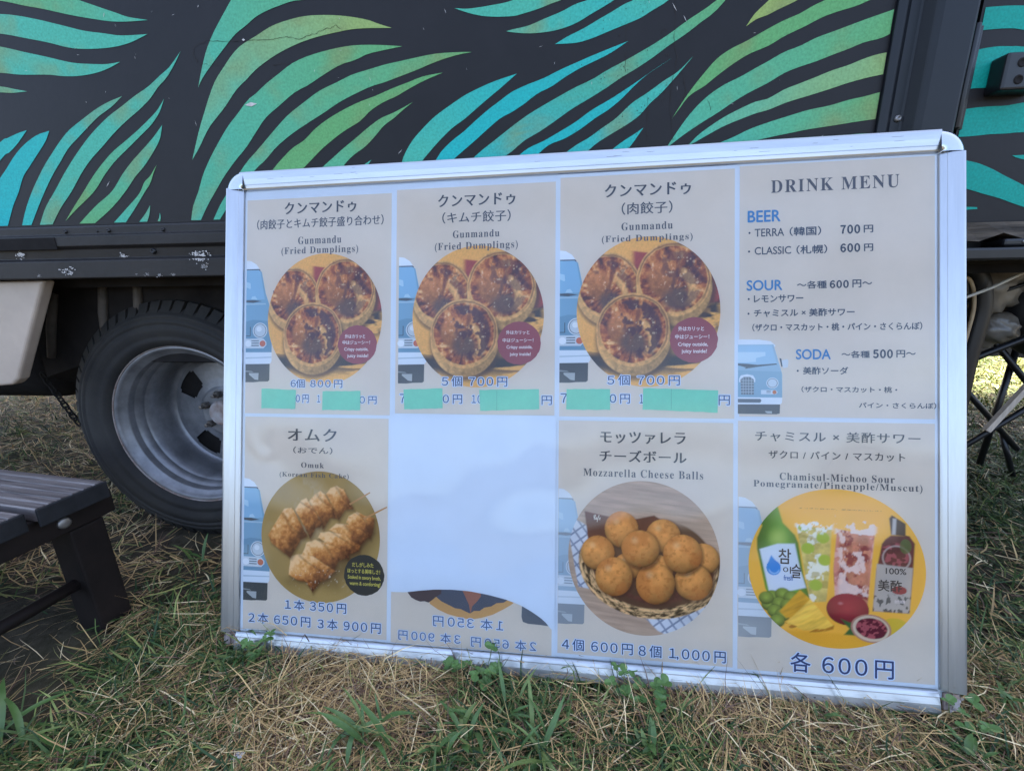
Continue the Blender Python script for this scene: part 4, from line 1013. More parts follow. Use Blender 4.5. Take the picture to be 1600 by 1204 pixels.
# ---- text: built-in font turned into flat meshes
STY = {  # colour, weight (curve offset), halo, letter spacing, sideways thickening
    'mincho': ('3a3f47', 0, 0, 1.12, .026), 'mincho2': ('434953', 0, 0, 1.04, .014), 'mincho3': ('43464c', 0, 0, 1.12, .016), 'serif': ('55565c', 0, 0, 1.16, 0), 'serifcap': ('4c4d54', 0, 0, 1.18, 0),
    'price': ('3c4f72', .010, .080, 1.0, 0), 'pricebig': ('37436e', .010, .060, 1.0, 0), 'mirror': ('5d6f90', .010, .070, 1.0, 0), 'blue': ('2f7cb4', .020, 0, 1.0, 0), 'sans': ('434b57', .010, 0, 1.0, 0),
    'gothic': ('3c4654', .022, 0, 1.0, 0), 'boldnum': ('323c4a', .040, 0, 1.0, 0), 'tinybrown': ('8a6420', 0, 0, 1.0, 0), 'label_dark': ('3a302e', .012, 0, 1.0, 0), 'label_blue': ('3a6aa8', .01, 0, 1.0, 0),
    'label_red': ('f0e0d8', .01, 0, 1.0, 0), 'cafe': ('e8dcc8', .01, 0, 1.0, 0), 'badge': ('f4ece8', .018, 0, 1.0, 0), 'badge_yellow': ('d8c85a', .018, 0, 1.0, 0)}
SERIF = {}
for i in range(26):
    SERIF[chr(65 + i)] = chr(0x1D400 + i)
    SERIF[chr(97 + i)] = chr(0x1D41A + i)
def raw_text(s_, off, spc):
    c = bpy.data.curves.new('menu_text', 'FONT')
    c.body = s_
    c.size = 1.0
    c.offset = off
    c.space_character = spc
    c.resolution_u = 4
    for i, ch in enumerate(s_):
        if ch in '０１２３４５６７８９，':
            c.body_format[i].kerning = -9.5
    o = bpy.data.objects.new('menu_text', c)
    COL.objects.link(o)
    return o
jobs = []
for po, st, s_, u0, v0, u1, v1 in TEXTS:
    col, wt, halo, spc, thick = STY[st]
    body_ = ''.join(SERIF.get(ch, ch) for ch in s_) if st.startswith('serif') else s_
    if st in ('price', 'pricebig', 'mirror', 'boldnum'):
        body_ = s_.translate(str.maketrans('0123456789', '０１２３４５６７８９'))
    jobs.append((po, st, u0, v0, u1, v1, raw_text(body_, 0, spc)))
bpy.context.view_layer.update()
dg = bpy.context.evaluated_depsgraph_get()
def text_mesh(o):
    me = bpy.data.meshes.new_from_object(o.evaluated_get(dg))
    n = len(me.vertices)
    co = np.zeros(n * 3, np.float32); me.vertices.foreach_get('co', co); co = co.reshape(-1, 3)
    fs = [tuple(p.vertices) for p in me.polygons]
    bpy.data.meshes.remove(me)
    return co, fs
for po, st, u0, v0, u1, v1, o in jobs:
    col, wt, halo, spc, thick = STY[st]
    s = SH[po]
    co, fs = text_mesh(o)
    if not len(co):
        continue
    mn, mx_ = co[:, :2].min(0), co[:, :2].max(0)
    if mx_[1] - mn[1] < .02:
        mx_[1] += .02
    sx, sz = (u1 - u0) / (mx_[0] - mn[0]), (v1 - v0) / (mx_[1] - mn[1])
    mir = st == 'mirror'
    def place(c, w, dx=0.0, dy=0.0):
        x = (c[:, 0] + dx * sz / sx - mn[0]) * sx
        x = (u1 - x) if mir else (u0 + x)
        return np.stack([x / 1000, np.full(len(c), -w), (v0 + (c[:, 1] + dy - mn[1]) * sz) / 1000], -1)
    mb = MB()
    lay = .00066 if st.startswith(('badge', 'label', 'cafe', 'tiny')) else .00058
    copies = [(0.0, 0.0)]
    if wt > 0:
        copies += [(wt, 0), (-wt, 0), (0, wt), (0, -wt)]
    if thick:
        copies += [(thick, 0), (-thick, 0), (thick / 2, 0), (-thick / 2, 0)]
    for i, (ax, az) in enumerate(copies):
        mb.add(place(co, lay + i * .000004, ax, az), fs, 0)
    ms_ = [flat(col, col)]
    if halo:
        for i in range(12):
            a_ = 2 * math.pi * i / 12
            mb.add(place(co, .00046 + i * .000004, halo * math.cos(a_), halo * math.sin(a_)), fs, 1)
        ms_.append(flat('halo', 'd6e2f6'))
    name = {'price': 'price_text', 'pricebig': 'price_text', 'mirror': 'price_text', 'mincho': 'title_text', 'serifcap': 'title_text', 'badge': 'badge_text', 'badge_yellow': 'badge_text'}.get(st, 'menu_text')
    if name == 'title_text' or st == 'mincho3':
        name = 'title_text'
    s.part(name, mb, ms_)
for j in jobs:
    for o in j[6:]:
        if o is not None:
            c = o.data
            bpy.data.objects.remove(o)
            bpy.data.curves.remove(c)

# ---- the retro van drawn at the left edge of each sheet (right half only)
def van_print(s, u0, u1, v0, v1, pale=0.0, mirror_lamp=True):
    W0, H0 = 220.0, 1027.0
    def P(pts):
        return [((u0 + x / W0 * (u1 - u0)) / 1000, (v1 - y / H0 * (v1 - v0)) / 1000) for x, y in pts]
    def oval(cx, cy, rx, ry, n=20):
        return [(cx + rx * math.cos(2 * math.pi * i / n), cy + ry * math.sin(2 * math.pi * i / n)) for i in range(n)]
    tone = lambda h: tuple(c * (1 - pale) + q * pale for c, q in zip(lin(h), lin('cdd2d6')))
    layers = [('e6ebf0', [(0, 0), (40, 6), (85, 35), (112, 75), (112, 92), (0, 92)]), ('7fa9bf', [(0, 75), (105, 75), (130, 100), (165, 280), (195, 370), (215, 480), (220, 600), (220, 775), (0, 775)]),
              ('56606a', [(0, 72), (108, 72), (118, 82), (118, 88), (0, 80)]), ('8db9d2', [(0, 82), (104, 82), (118, 98), (158, 330), (0, 330)]), ('b4d2e0', [(0, 180), (34, 190), (38, 235), (30, 240), (0, 225)]),
              ('b4d2e0', [(40, 330), (50, 305), (75, 300), (95, 330)]), ('4a5258', [(0, 336), (60, 334), (135, 345), (60, 358), (0, 352)]), ('a9c4d0', [(0, 362), (165, 362), (168, 374), (0, 374)]),
              ('6d97ad', [(0, 515), (60, 500), (130, 505), (220, 520), (220, 775), (0, 775)]), ('3d4950', [(34, 560), (40, 560), (40, 640), (0, 640), (0, 634), (34, 634)]),
              ('d4dade', oval(120, 592, 62, 66)), ('6f7d86', oval(120, 592, 54, 58)), ('c3ccd2', oval(120, 592, 48, 52)), ('e0e5e8', oval(112, 580, 22, 22)),
              ('cdd5da', [(0, 660), (150, 660), (176, 690), (176, 715), (150, 742), (0, 742)]), ('56646c', [(48, 674), (112, 674), (112, 682), (48, 682)]), ('56646c', [(48, 694), (112, 694), (112, 702), (48, 702)]),
              ('56646c', [(48, 714), (112, 714), (112, 722), (48, 722)]), ('e9edf0', oval(20, 702, 27, 27)), ('c9694a', oval(143, 702, 25, 26)), ('dfe6ec', [(0, 775), (220, 775), (220, 852), (205, 875), (0, 875)]),
              ('b8c4cc', [(0, 818), (218, 812), (218, 822), (0, 830)]), ('4c4e4c', [(0, 875), (205, 872), (203, 1010), (190, 1020), (115, 1022), (70, 1027), (0, 1027)]),
              ('b4b6b2', [(30, 950), (112, 950), (110, 1008), (80, 1004), (30, 962)]), ('8e918e', [(0, 928), (55, 934), (70, 944), (0, 940)])]
    if mirror_lamp:
        layers.append(('56606a', [(226, 258), (278, 268), (278, 345), (232, 360), (222, 352), (240, 335)]))
    mb = MB()
    mats_ = []
    keys = {}
    for i, (h, pts) in enumerate(layers):
        kk = h + ('_pale' if pale else '')
        if kk not in keys:
            keys[kk] = len(mats_)
            if 'v_' + kk not in M:
                M['v_' + kk] = mat('van_print_' + kk, tone(h), .7, spec=.3)
            mats_.append(M['v_' + kk])
        q = P(pts)
        mb.add([(x, -.00023 - i * .000004, z) for x, z in q], [tuple(range(len(q)))], keys[kk])
    return s.part('van_picture', mb, mats_)
for k, (u0, u1, v0, v1) in VANS.items():
    van_print(SH[k], max(u0, SHEETS[k][0] + 5.5), u1, v0, v1, pale=.45 if k in (7, 8) else 0.0, mirror_lamp=k in (1, 5))
# the whole right front of the van on the drink list
def van_big(s, u0, u1, v0, v1):
    W0, H0 = 310.0, 495.0
    P = lambda pts: [((u0 + x / W0 * (u1 - u0)) / 1000, (v1 - y / H0 * (v1 - v0)) / 1000) for x, y in pts]
    oval = lambda cx, cy, rx, ry, n=20: [(cx + rx * math.cos(2 * math.pi * i / n), cy + ry * math.sin(2 * math.pi * i / n)) for i in range(n)]
    layers = [('e2e7ec', [(0, 0), (150, 3), (230, 14), (262, 40), (262, 50), (0, 50)]), ('9fbccb', [(0, 36), (250, 36), (285, 150), (310, 230), (310, 385), (0, 385)]), ('a6c6d8', [(0, 42), (240, 42), (275, 168), (0, 168)]),
              ('c8dbe4', [(0, 85), (195, 85), (195, 110), (130, 125), (130, 150), (0, 155)]), ('5a646c', [(0, 160), (72, 163), (140, 170), (270, 160), (275, 168), (150, 182), (80, 192), (0, 172)]),
              ('5a646c', [(50, 192), (130, 170), (135, 175), (60, 196)]), ('8fb0c0', [(0, 205), (305, 215), (310, 385), (0, 385)]), ('dfe5ea', [(12, 262), (25, 240), (68, 232), (110, 240), (125, 262), (125, 285), (12, 285)]),
              ('767f84', [(22, 268), (45, 250), (90, 250), (116, 268), (116, 368), (28, 368)])]
    for i in range(5):
        layers.append(('b8c0c4', [(24, 272 + i * 19), (116, 272 + i * 19), (116, 276 + i * 19), (24, 276 + i * 19)]))
    for i in range(4):
        layers.append(('b8c0c4', [(40 + i * 19, 254), (43 + i * 19, 254), (43 + i * 19, 366), (40 + i * 19, 366)]))
    layers += [('d8dee2', oval(243, 290, 42, 36)), ('7f8c94', oval(243, 290, 36, 31)), ('ccd5da', oval(243, 290, 31, 27)), ('d3dadf', [(165, 336), (265, 336), (282, 350), (265, 364), (165, 364)]),
               ('5f6c74', [(202, 341), (232, 341), (232, 345), (202, 345)]), ('5f6c74', [(202, 350), (232, 350), (232, 354), (202, 354)]), ('cc7a52', oval(257, 350, 14, 13)), ('e6ebef', [(0, 385), (310, 385), (308, 420), (295, 432), (0, 432)]),
               ('6c7478', [(0, 395), (160, 395), (168, 405), (160, 420), (0, 420)]), ('5d605e', [(0, 432), (295, 430), (293, 490), (270, 495), (0, 495)]), ('b4b8b6', [(190, 475), (240, 475), (240, 490), (205, 488)]),
               ('d0d7dc', [(305, 140), (345, 132), (352, 145), (348, 185), (318, 192), (308, 165)]), ('4a545c', [(290, 125), (304, 130), (312, 180), (304, 182)])]
    mb, mats_, keys = MB(), [], {}
    for i, (h, pts) in enumerate(layers):
        if h not in keys:
            keys[h] = len(mats_)
            if 'v_' + h not in M:
                M['v_' + h] = mat('van_print_' + h, lin(h), .7, spec=.3)
            mats_.append(M['v_' + h])
        q = P(pts)
        mb.add([(x, -.00023 - i * .000004, z) for x, z in q], [tuple(range(len(q)))], keys[h])
    s.part('van_picture', mb, mats_)
van_big(SH[4], *VAN_BIG)

# ---- round food pictures: a fine disc grid coloured point by point like print dots
NG = 190
def disc_grid():
    a = np.linspace(-1, 1, NG)
    X, Y = np.meshgrid(a, a)
    return X * np.sqrt(1 - Y * Y / 2), Y * np.sqrt(1 - X * X / 2)
DX, DY = disc_grid()
gi = np.arange(NG * NG).reshape(NG, NG)
DF = np.stack([gi[:-1, :-1], gi[:-1, 1:], gi[1:, 1:], gi[1:, :-1]], -1).reshape(-1, 4)
def sm(e0, e1, x):
    t = np.clip((x - e0) / (e1 - e0), 0, 1)
    return t * t * (3 - 2 * t)
def over(img, c, m):
    m = m[..., None] if m.ndim == 2 else m
    return img * (1 - m) + np.asarray(c) * m
def solid(c):
    return np.tile(np.array(c, float), (NG, NG, 1))
def poly_mask(pts, soft=.012, shift=0.0):
    """soft inside mask of a polygon."""
    P = np.array(pts, float)
    qx, qy = DX + shift, DY + shift
    inside = np.zeros_like(qx, bool)
    d = np.full(DX.shape, 9.0)
    n = len(P)
    for i in range(n):
        (x0, y0), (x1, y1) = P[i], P[(i + 1) % n]
        c = ((y0 > qy) != (y1 > qy)) & (qx < (x1 - x0) * (qy - y0) / (y1 - y0 + 1e-12) + x0)
        inside ^= c
        L2 = (x1 - x0) ** 2 + (y1 - y0) ** 2 + 1e-12
        t = np.clip(((qx - x0) * (x1 - x0) + (qy - y0) * (y1 - y0)) / L2, 0, 1)
        d = np.minimum(d, np.hypot(qx - x0 - t * (x1 - x0), qy - y0 - t * (y1 - y0)))
    sd = np.where(inside, d, -d)
    return sm(-soft, soft, sd)
def ell(cx, cy, rx, ry, ang=0.0):
    c, s_ = math.cos(ang), math.sin(ang)
    x, y = DX - cx, DY - cy
    return np.hypot((x * c + y * s_) / rx, (-x * s_ + y * c) / ry)

def pic_dumplings(seed):
    x, y = DX, DY
    img = solid((.86, .46, .115)) * (1 + .10 * (fbm(x * 3, y * 3, seed) - .5)[..., None])
    red = sm(-.02, .02, y - (.42 + .22 * x) + .0 * x) * sm(-.25, -.15, x) * sm(.0, .03, (.80 - .14 * x) - y)
    red = np.maximum(red, poly_mask([(-.2, .55), (.25, .72), (.98, .66), (1.0, .1), (.75, .1)]))
    img = over(img, np.array((.40, .070, .055)), red)
    brush = np.clip(sm(.42, .58, fbm(x * 3 + 4, y * 22, seed + 5, 3) + .55 * sm(.35, -.05, np.abs(y + .62 - .12 * x)) * sm(1.0, .6, np.abs(x + .15)) - .12), 0, 1)
    img = over(img, np.array((.060, .045, .035)), brush * sm(-.45, -.62, y) * sm(-.92, -.70, y))
    img = over(img, np.array((.060, .045, .035)), sm(.4, .6, fbm(x * 5, y * 16, seed + 9, 3)) * poly_mask([(.55, .1), (1.0, .15), (1.0, -.25), (.6, -.3)], .08))
    def dump(cx, cy, r_, front, sd):
        nonlocal img
        X, Y = (x - cx) / r_, (y - cy) / r_
        nz = fbm(X * 3.2 + sd, Y * 3.2, sd, 4)
        nf = fbm(X * 11, Y * 11, sd + 3, 3)
        E = lambda ax, ay, rx, ry: np.hypot((X - ax) / rx, (Y - ay) / ry)
        lay = lambda c, m: over(img, c, m)
        img = lay(np.array((.09, .050, .03)), sm(1.12, .95, E(.06, -.24, 1.04, 1.02)) * .8)
        lit = (.55 + .40 * sm(.9, -.9, X - .5 * Y) + .6 * (nf - .5))[..., None]
        img = lay(np.array((.86, .50, .17)) * lit, sm(1.02, .98, E(.02, -.20, 1.0, .98)))
        img = lay(np.array((.80, .45, .145)) * (.55 + .8 * nf)[..., None], sm(1.01, .97, E(0, 0, 1.0, .96) + .03 * (nz - .5)))
        img = lay(np.array((.20, .075, .035)), sm(.05, .0, np.abs(E(0, 0, .93, .89) - 1 + .08 * (nz - .5))) * sm(-.75, .15, Y + .35 * X) * .8)
        th, rr = np.arctan2(Y + .30, X - .03), np.hypot(X - .03, Y + .30)
        stk = fbm(th * 5.5 + sd, rr * 1.6 + 3, sd + 31, 4)
        k = np.clip(.44 + 1.5 * (stk - .5) + 1.0 * (nz - .5) + .7 * (nf - .5) + .10 * Y, 0, 1)
        st = np.array([[.10, .030, .024], [.27, .070, .032], [.50, .155, .045], [.74, .32, .090], [.93, .58, .24]])
        fc = np.stack([np.interp(k, [0, .25, .5, .78, 1], st[:, c]) for c in range(3)], -1)
        img = lay(fc, sm(1.0, .95, E(0, .0, .91, .87) + .08 * (nz - .5)))
        # smooth left lobe of dough, rolled right lobe, hollow between them
        lob = np.array((.56, .215, .065)) * (.60 + .55 * sm(-.5, .5, Y) + .45 * (nf - .5))[..., None]
        img = lay(lob, sm(1.05, .75, E(-.30, .02, .42, .50) + .15 * (nz - .5)) * .85)
        hx, hy = (.02, -.34) if front else (.10, -.50)
        img = lay(np.array((.155, .085, .060)), sm(1.15, .55, E(hx, hy, .44, .34) + .25 * (nz - .5)) * .95)
        img = lay(np.array((.24, .085, .040)), sm(.10, .0, np.abs(X - .04 - .12 * np.sin(Y * 3.2))) * sm(-.55, -.1, Y) * sm(.95, .45, Y) * .75)
        rol = np.abs(np.hypot((X - .02) / .98, (Y + .30)) - .52)
        img = lay(np.array((.88, .50, .17)) * (.6 + .8 * nf)[..., None], sm(.16, .05, rol + .08 * (nz - .5)) * sm(.12, .35, X) * sm(-.75, -.45, Y) * .9)
        b_ = sm(.50, .62, fbm(X * 5 + 3, Y * 5, sd + 21, 3) + .22 * sm(.26, .0, np.abs(np.hypot(X, Y) - .66)) * sm(-.35, .15, X + .25 * Y) - .05)
        img = lay(np.array((.090, .035, .045)), b_ * sm(.82, .74, np.hypot(X, Y)) * sm(-.2, .25, X + .5 * Y + .3) * (.9 if front else .6))
        img = lay(np.array((1.0, .78, .46)), sm(.70, .80, nf) * sm(.86, .6, np.hypot(X, Y)) * .5)
    dump(-.55, .36, .46, False, seed + 1)
    dump(.36, .42, .52, False, seed + 2)
    dump(-.20, -.24, .52, True, seed + 3)
    nf = fbm(x * 60, y * 60, seed + 40, 2)
    return img * (.85 + .3 * nf)[..., None]

def pic_skewers():
    x, y = DX, DY
    img = solid((.42, .27, .085)) * (1 + .35 * (fbm(x * 1.6, y * 1.6, 70, 3) - .5))[..., None]
    img = over(img, np.array((.55, .44, .30)), sm(.50, .72, fbm(x * 4 + 3, y * 3, 71, 4)) * sm(.75, .2, np.hypot(x + .35, y - .42)) * .6)
    img = over(img, np.array((.13, .07, .022)), poly_mask([(-.5, -.7), (.3, -.75), (1, .1), (.9, .4), (.3, -.3)], .15) * .7)
    cv = lambda P: [((350 + a / 5.233 - 502) / 92.5, -(660 + b_ / 5.233 - 838) / 102) for a, b_ in P]
    folds = [[(1010, 800), (1030, 750), (1090, 715), (1150, 740), (1235, 755), (1222, 870), (1200, 925), (1130, 900), (1060, 850)], [(870, 870), (930, 815), (1010, 815), (1120, 850), (1190, 905), (1110, 1005), (1080, 960), (980, 910)],
             [(780, 940), (800, 895), (880, 880), (1000, 905), (1120, 985), (1110, 1030), (1040, 1060), (1030, 1100), (930, 1010)], [(650, 1090), (690, 980), (760, 955), (880, 985), (1010, 1040), (1030, 1085), (950, 1120), (920, 1195), (820, 1170), (720, 1120)],
             [(545, 1250), (560, 1100), (620, 1080), (740, 1090), (880, 1170), (925, 1200), (860, 1270), (800, 1300), (740, 1385), (690, 1300), (620, 1290)],
             [(845, 580), (880, 530), (930, 510), (985, 535), (1035, 630), (1070, 690), (1000, 700), (945, 790), (905, 700)], [(700, 650), (760, 580), (800, 555), (835, 580), (930, 730), (940, 775), (880, 770), (820, 870), (790, 780)],
             [(590, 720), (640, 640), (680, 622), (710, 660), (820, 830), (800, 850), (760, 860), (720, 950), (670, 850)], [(370, 935), (430, 830), (500, 715), (560, 705), (590, 745), (700, 930), (640, 960), (560, 1110), (500, 1080), (390, 990)]]
    for i, F_ in enumerate(folds):
        P = np.array(cv(F_)); c = P.mean(0)
        wob = .022 * (fbm(x * 12, y * 12, 5 + i, 3) - .5)
        m = poly_mask(P, .014, wob)
        sh = poly_mask(P + np.array((.02, -.03)), .05, wob)
        ext = (P.max(0) - P.min(0)) / 2
        q = ((x - c[0]) / ext[0] * .55 - (y - c[1]) / ext[1] * .85)
        tex = fbm(x * 22, y * 22, 7 + i, 4)
        t2 = fbm(x * 7, y * 7, 17 + i, 3)
        k = np.clip(.50 + .60 * -q + .65 * (tex - .5) + .5 * (t2 - .5), 0, 1)
        st = np.array([[.11, .030, .009], [.34, .110, .026], [.60, .235, .055], [.80, .41, .13], [.93, .60, .29]])
        cc = np.stack([np.interp(k, [0, .3, .55, .8, 1], st[:, j]) for j in range(3)], -1)
        u = (x - c[0]) * .62 + (y - c[1]) * .78
        crease = sm(.035, .0, np.abs(u + .03 * np.sin(y * 14) - .35 * ext[1])) * .35 + sm(.04, .0, np.abs((x - c[0]) * .8 - (y - c[1]) * .6 - .55 * ext[0])) * .45
        cc = over(cc, np.array((.12, .036, .010)), np.clip(crease * 1.1, 0, .7))
        cc = over(cc, np.array((.10, .030, .008)), sm(.75, 1.25, q) * .75)
        img = over(img, np.array((.085, .032, .010)), sh * .85)
        img = over(img, cc, m)
    img = over(img, np.array((.9, .8, .6)), sm(.74, .82, fbm(x * 30, y * 30, 99, 2)) * sm(.25, .0, np.abs(y + .62)) * sm(.6, .2, np.abs(x)) * .6)
    return img

def pic_cheese():
    x, y = DX, DY
    g = fbm(x * 3, y * 34 + 3 * x, 5, 4)
    img = np.array((.52, .36, .25)) * (.70 + .6 * g)[..., None]
    img = over(img, np.array((.50, .36, .25)), (sm(.5, .75, fbm(x * 2, y * 9, 8, 3)) * .6))
    cl = np.maximum(poly_mask([(-1.05, .55), (-.62, .32), (-.4, -.3), (.1, -.55), (.95, -.30), (1, -.55), (.38, -1.0), (.20, -.92), (-.35, -.42), (-.55, -.46), (-.86, -.42)]), 0)
    a_ = x * .8 + y * .6; b_ = -x * .6 + y * .8
    grid = np.maximum(sm(.80, .92, np.abs(np.sin(a_ * 26))**3), sm(.80, .92, np.abs(np.sin(b_ * 26))**3))
    img = over(img, over(solid((.66, .67, .70)), np.array((.13, .16, .24)), grid * .75) * (.8 + .4 * fbm(x * 4, y * 4, 12, 3))[..., None], cl)
    bas = ell(.12, -.06, .98, .72)
    wv = fbm(x * 8 + 6 * np.arctan2(y + .1, x), bas * 34, 15, 3)
    img = over(img, np.array((.52, .32, .145)) * (.15 + 1.7 * sm(.25, .75, wv))[..., None], sm(1.01, .985, bas) * sm(.2, .0, y))
    img = over(img, np.array((.13, .06, .03)), sm(.84, .80, bas) * sm(.55, .35, y))
    pap = poly_mask([(-.78, .58), (-.45, .52), (-.1, .50), (.15, .56), (.25, .5), (.2, .2), (-.6, .1), (-.72, .12)])
    img = over(img, np.array((.165, .050, .025)) * (.8 + .4 * fbm(x * 9, y * 9, 18, 2))[..., None], pap)
    img = over(img, np.array((.15, .05, .03)) * (.6 + .9 * fbm(x * 14, y * 14, 19, 3))[..., None], poly_mask([(-.5, -.28), (-.1, -.5), (.4, -.42), (.95, -.12), (.9, -.3), (.5, -.52), (.1, -.60), (-.4, -.45)], .03))
    balls = [(.79, .03, .20), (.27, .30, .225), (-.28, .36, .225), (-.60, .04, .225), (-.2, -.12, .18), (.22, -.14, .18), (-.38, -.26, .25), (.66, -.27, .245), (.17, -.32, .255), (.52, .08, .25), (-.03, .12, .25)]
    for i, (cx, cy, r_) in enumerate(balls):
        d = np.hypot(x - cx, (y - cy) * (1 + .05 * math.sin(i * 2.1))) / r_ * (1 + .05 * (fbm(x * 4 + i, y * 4, 90 + i, 2) - .5))
        nz = np.sqrt(np.clip(1 - d * d, 0, 1))
        lx = np.clip(.34 + .66 * (nz * .85 + (y - cy) / r_ * .42 - (x - cx) / r_ * .22), .12, 1.15)
        t = fbm(x * 13, y * 13, 30 + i, 3)
        cc = np.array((.90, .40, .100)) * (lx * (.78 + .44 * t))[..., None]
        cc = over(cc, np.array((.56, .18, .035)), sm(.42, .70, fbm(x * 4, y * 4, 60 + i, 4)) * .55)
        cc = over(cc, np.array((.40, .11, .02)), sm(.62, .70, fbm(x * 24, y * 24, 160 + i, 2)) * .35)
        cc = over(cc, np.array((.88, .60, .28)), sm(.30, .0, np.hypot((x - cx) / r_ + .3, (y - cy) / r_ - .42)) * .45)
        img = over(img, np.array((.09, .035, .015)), sm(1.16, .95, np.hypot(x - cx - .015, y - cy + .02) / r_) * .7)
        img = over(img, cc, sm(1.015, .985, d))
    return img

def pic_drinks():
    x, y = DX, DY
    img = solid((.92, .48, .055)) * (1 + .10 * (fbm(x * 2, y * 2, 3) - .5))[..., None]
    img = over(img, np.array((.98, .58, .05)), sm(.9, .1, np.hypot(x, y - .2)) * .5)
    img = over(img, np.array((.80, .40, .03)), sm(-.78, -.84, y) * .8)
    n1, n2 = fbm(x * 14, y * 14, 41, 4), fbm(x * 6, y * 6, 42, 4)
    # green bottle, leaning
    bot = poly_mask([(-.88, .58), (-.78, .76), (-.68, .83), (-.60, .55), (-.46, .40), (-.42, .30), (-.36, -.1), (-.28, -.42), (-.66, -.60), (-.80, -.30), (-.90, .2), (-.90, .34), (-.84, .50)])
    gcol = np.array((.13, .26, .025)) * (.55 + .9 * sm(-.95, -.62, x - .12 * (y - .3)) * sm(-.32, -.6, x - .15 * (.3 - y)))[..., None]
    gcol = over(gcol, np.array((.50, .60, .12)), sm(.16, .0, np.hypot(x + .66, (y - .36) * .9)) * .8)
    img = over(img, gcol, bot)
    lab = poly_mask([(-.87, .20), (-.66, .28), (-.46, .29), (-.40, -.02), (-.33, -.26), (-.50, -.31), (-.76, -.33)])
    img = over(img, np.array((.70, .74, .80)), lab)
    drop = np.minimum(1, sm(1.03, .95, ell(-.705, -.03, .085, .095)) + poly_mask([(-.78, .0), (-.735, .13), (-.64, .01)], .01))
    img = over(img, np.array((.035, .26, .62)), drop)
    img = over(img, np.array((.30, .55, .82)), sm(.25, .0, np.abs(ell(-.70, -.03, .062, .072) - 1)) * sm(.0, -.05, y + .03))
    # pale glass with green grapes
    gl1 = poly_mask([(-.44, .52), (-.04, .50), (-.06, .0), (-.10, -.42), (-.28, -.44), (-.34, -.1)])
    c1 = np.array((.70, .55, .17)) * (.55 + .8 * n1)[..., None]
    c1 = over(c1, np.array((.92, .90, .80)), sm(.55, .64, fbm(x * 11, y * 8, 43, 4)) * .9)
    c1 = over(c1, np.array((.40, .30, .06)), sm(.60, .70, fbm(x * 9, y * 13, 44, 4)) * .6)
    for gx_, gy_ in ((-.36, .52), (-.31, .24), (-.12, .10), (-.22, -.22), (-.14, .38)):
        c1 = over(c1, np.array((.42, .52, .06)), sm(1.0, .75, ell(gx_, gy_, .085, .08)))
    img = over(img, c1, gl1 * .95)
    img = over(img, np.array((.85, .87, .88)), sm(.62, .72, n1 + .28 * sm(.14, .0, np.abs(y - .52)) * sm(.26, .15, np.abs(x + .24)) - .08 ))if False else img
    spl = sm(.50, .60, n1 + .35 * sm(.12, .0, np.abs(y - .53)) - .22) * sm(.24, .18, np.abs(x + .24)) * sm(.16, .08, np.abs(y - .55))
    img = over(img, np.array((.86, .86, .82)), spl)
    # red glass
    gl2 = poly_mask([(.02, .50), (.44, .44), (.40, .0), (.36, -.46), (.0, -.40), (-.02, .0)])
    c2 = np.array((.60, .22, .13)) * (.6 + .8 * n1)[..., None]
    c2 = over(c2, np.array((.28, .03, .045)), sm(.52, .60, fbm(x * 18, y * 18, 51, 2)) * sm(.60, .45, n2 + .3 * y))
    c2 = over(c2, np.array((.92, .74, .66)), sm(.55, .64, fbm(x * 11, y * 8, 52, 4)) * .8)
    c2 = over(c2, np.array((.75, .30, .25)), sm(.06, .0, np.minimum(np.abs(x - .01), np.abs(x - .41))) * .6)
    img = over(img, c2, gl2 * .96)
    spl = sm(.5, .6, fbm(x * 15, y * 15, 61, 3) + .35 * sm(.12, .0, np.abs(y - .50)) - .22) * sm(.26, .2, np.abs(x - .23)) * sm(.18, .1, np.abs(y - .52))
    img = over(img, np.array((.85, .70, .62)), spl)
    # dark bottle with printed label
    cap = poly_mask([(.63, .70), (.78, .60), (.78, .46), (.82, .44), (.62, .46), (.60, .66)])
    img = over(img, np.array((.075, .040, .030)), cap)
    img = over(img, np.array((.66, .62, .60)), poly_mask([(.64, .66), (.68, .66), (.67, .46), (.63, .46)]) * .8)
    db = poly_mask([(.56, .40), (.62, .45), (.82, .45), (.88, .36), (.86, .0), (.82, -.50), (.42, -.50), (.46, .0), (.52, .34)])
    dc = np.array((.13, .022, .022)) * (.7 + .7 * n1)[..., None]
    dc = over(dc, np.array((.42, .08, .09)), sm(.52, .60, fbm(x * 20, y * 20, 66, 2)) * sm(.9, .7, ell(.66, .20, .2, .2)))
    dc = over(dc, np.array((.62, .50, .44)), sm(.12, .0, np.abs(ell(.68, .17, .15, .15) - 1)) * .7)
    dc = over(dc, np.array((.10, .15, .03)), sm(1, .8, ell(.78, .32, .07, .1)) * .8)
    img = over(img, dc, db)
    lb2 = poly_mask([(.465, .09), (.86, .06), (.82, -.50), (.42, -.50)])
    lc = solid((.52, .44, .37)) * (.9 + .2 * fbm(x * 3, y * 3, 9, 2))[..., None]
    lc = over(lc, np.array((.12, .11, .10)), sm(.56, .60, fbm(x * 22, y * 16, 77, 2)) * sm(-.26, -.32, y))
    img = over(img, lc, lb2)
    img = over(img, np.array((.36, .05, .05)), sm(1.03, .93, ell(.71, -.225, .085, .052)))
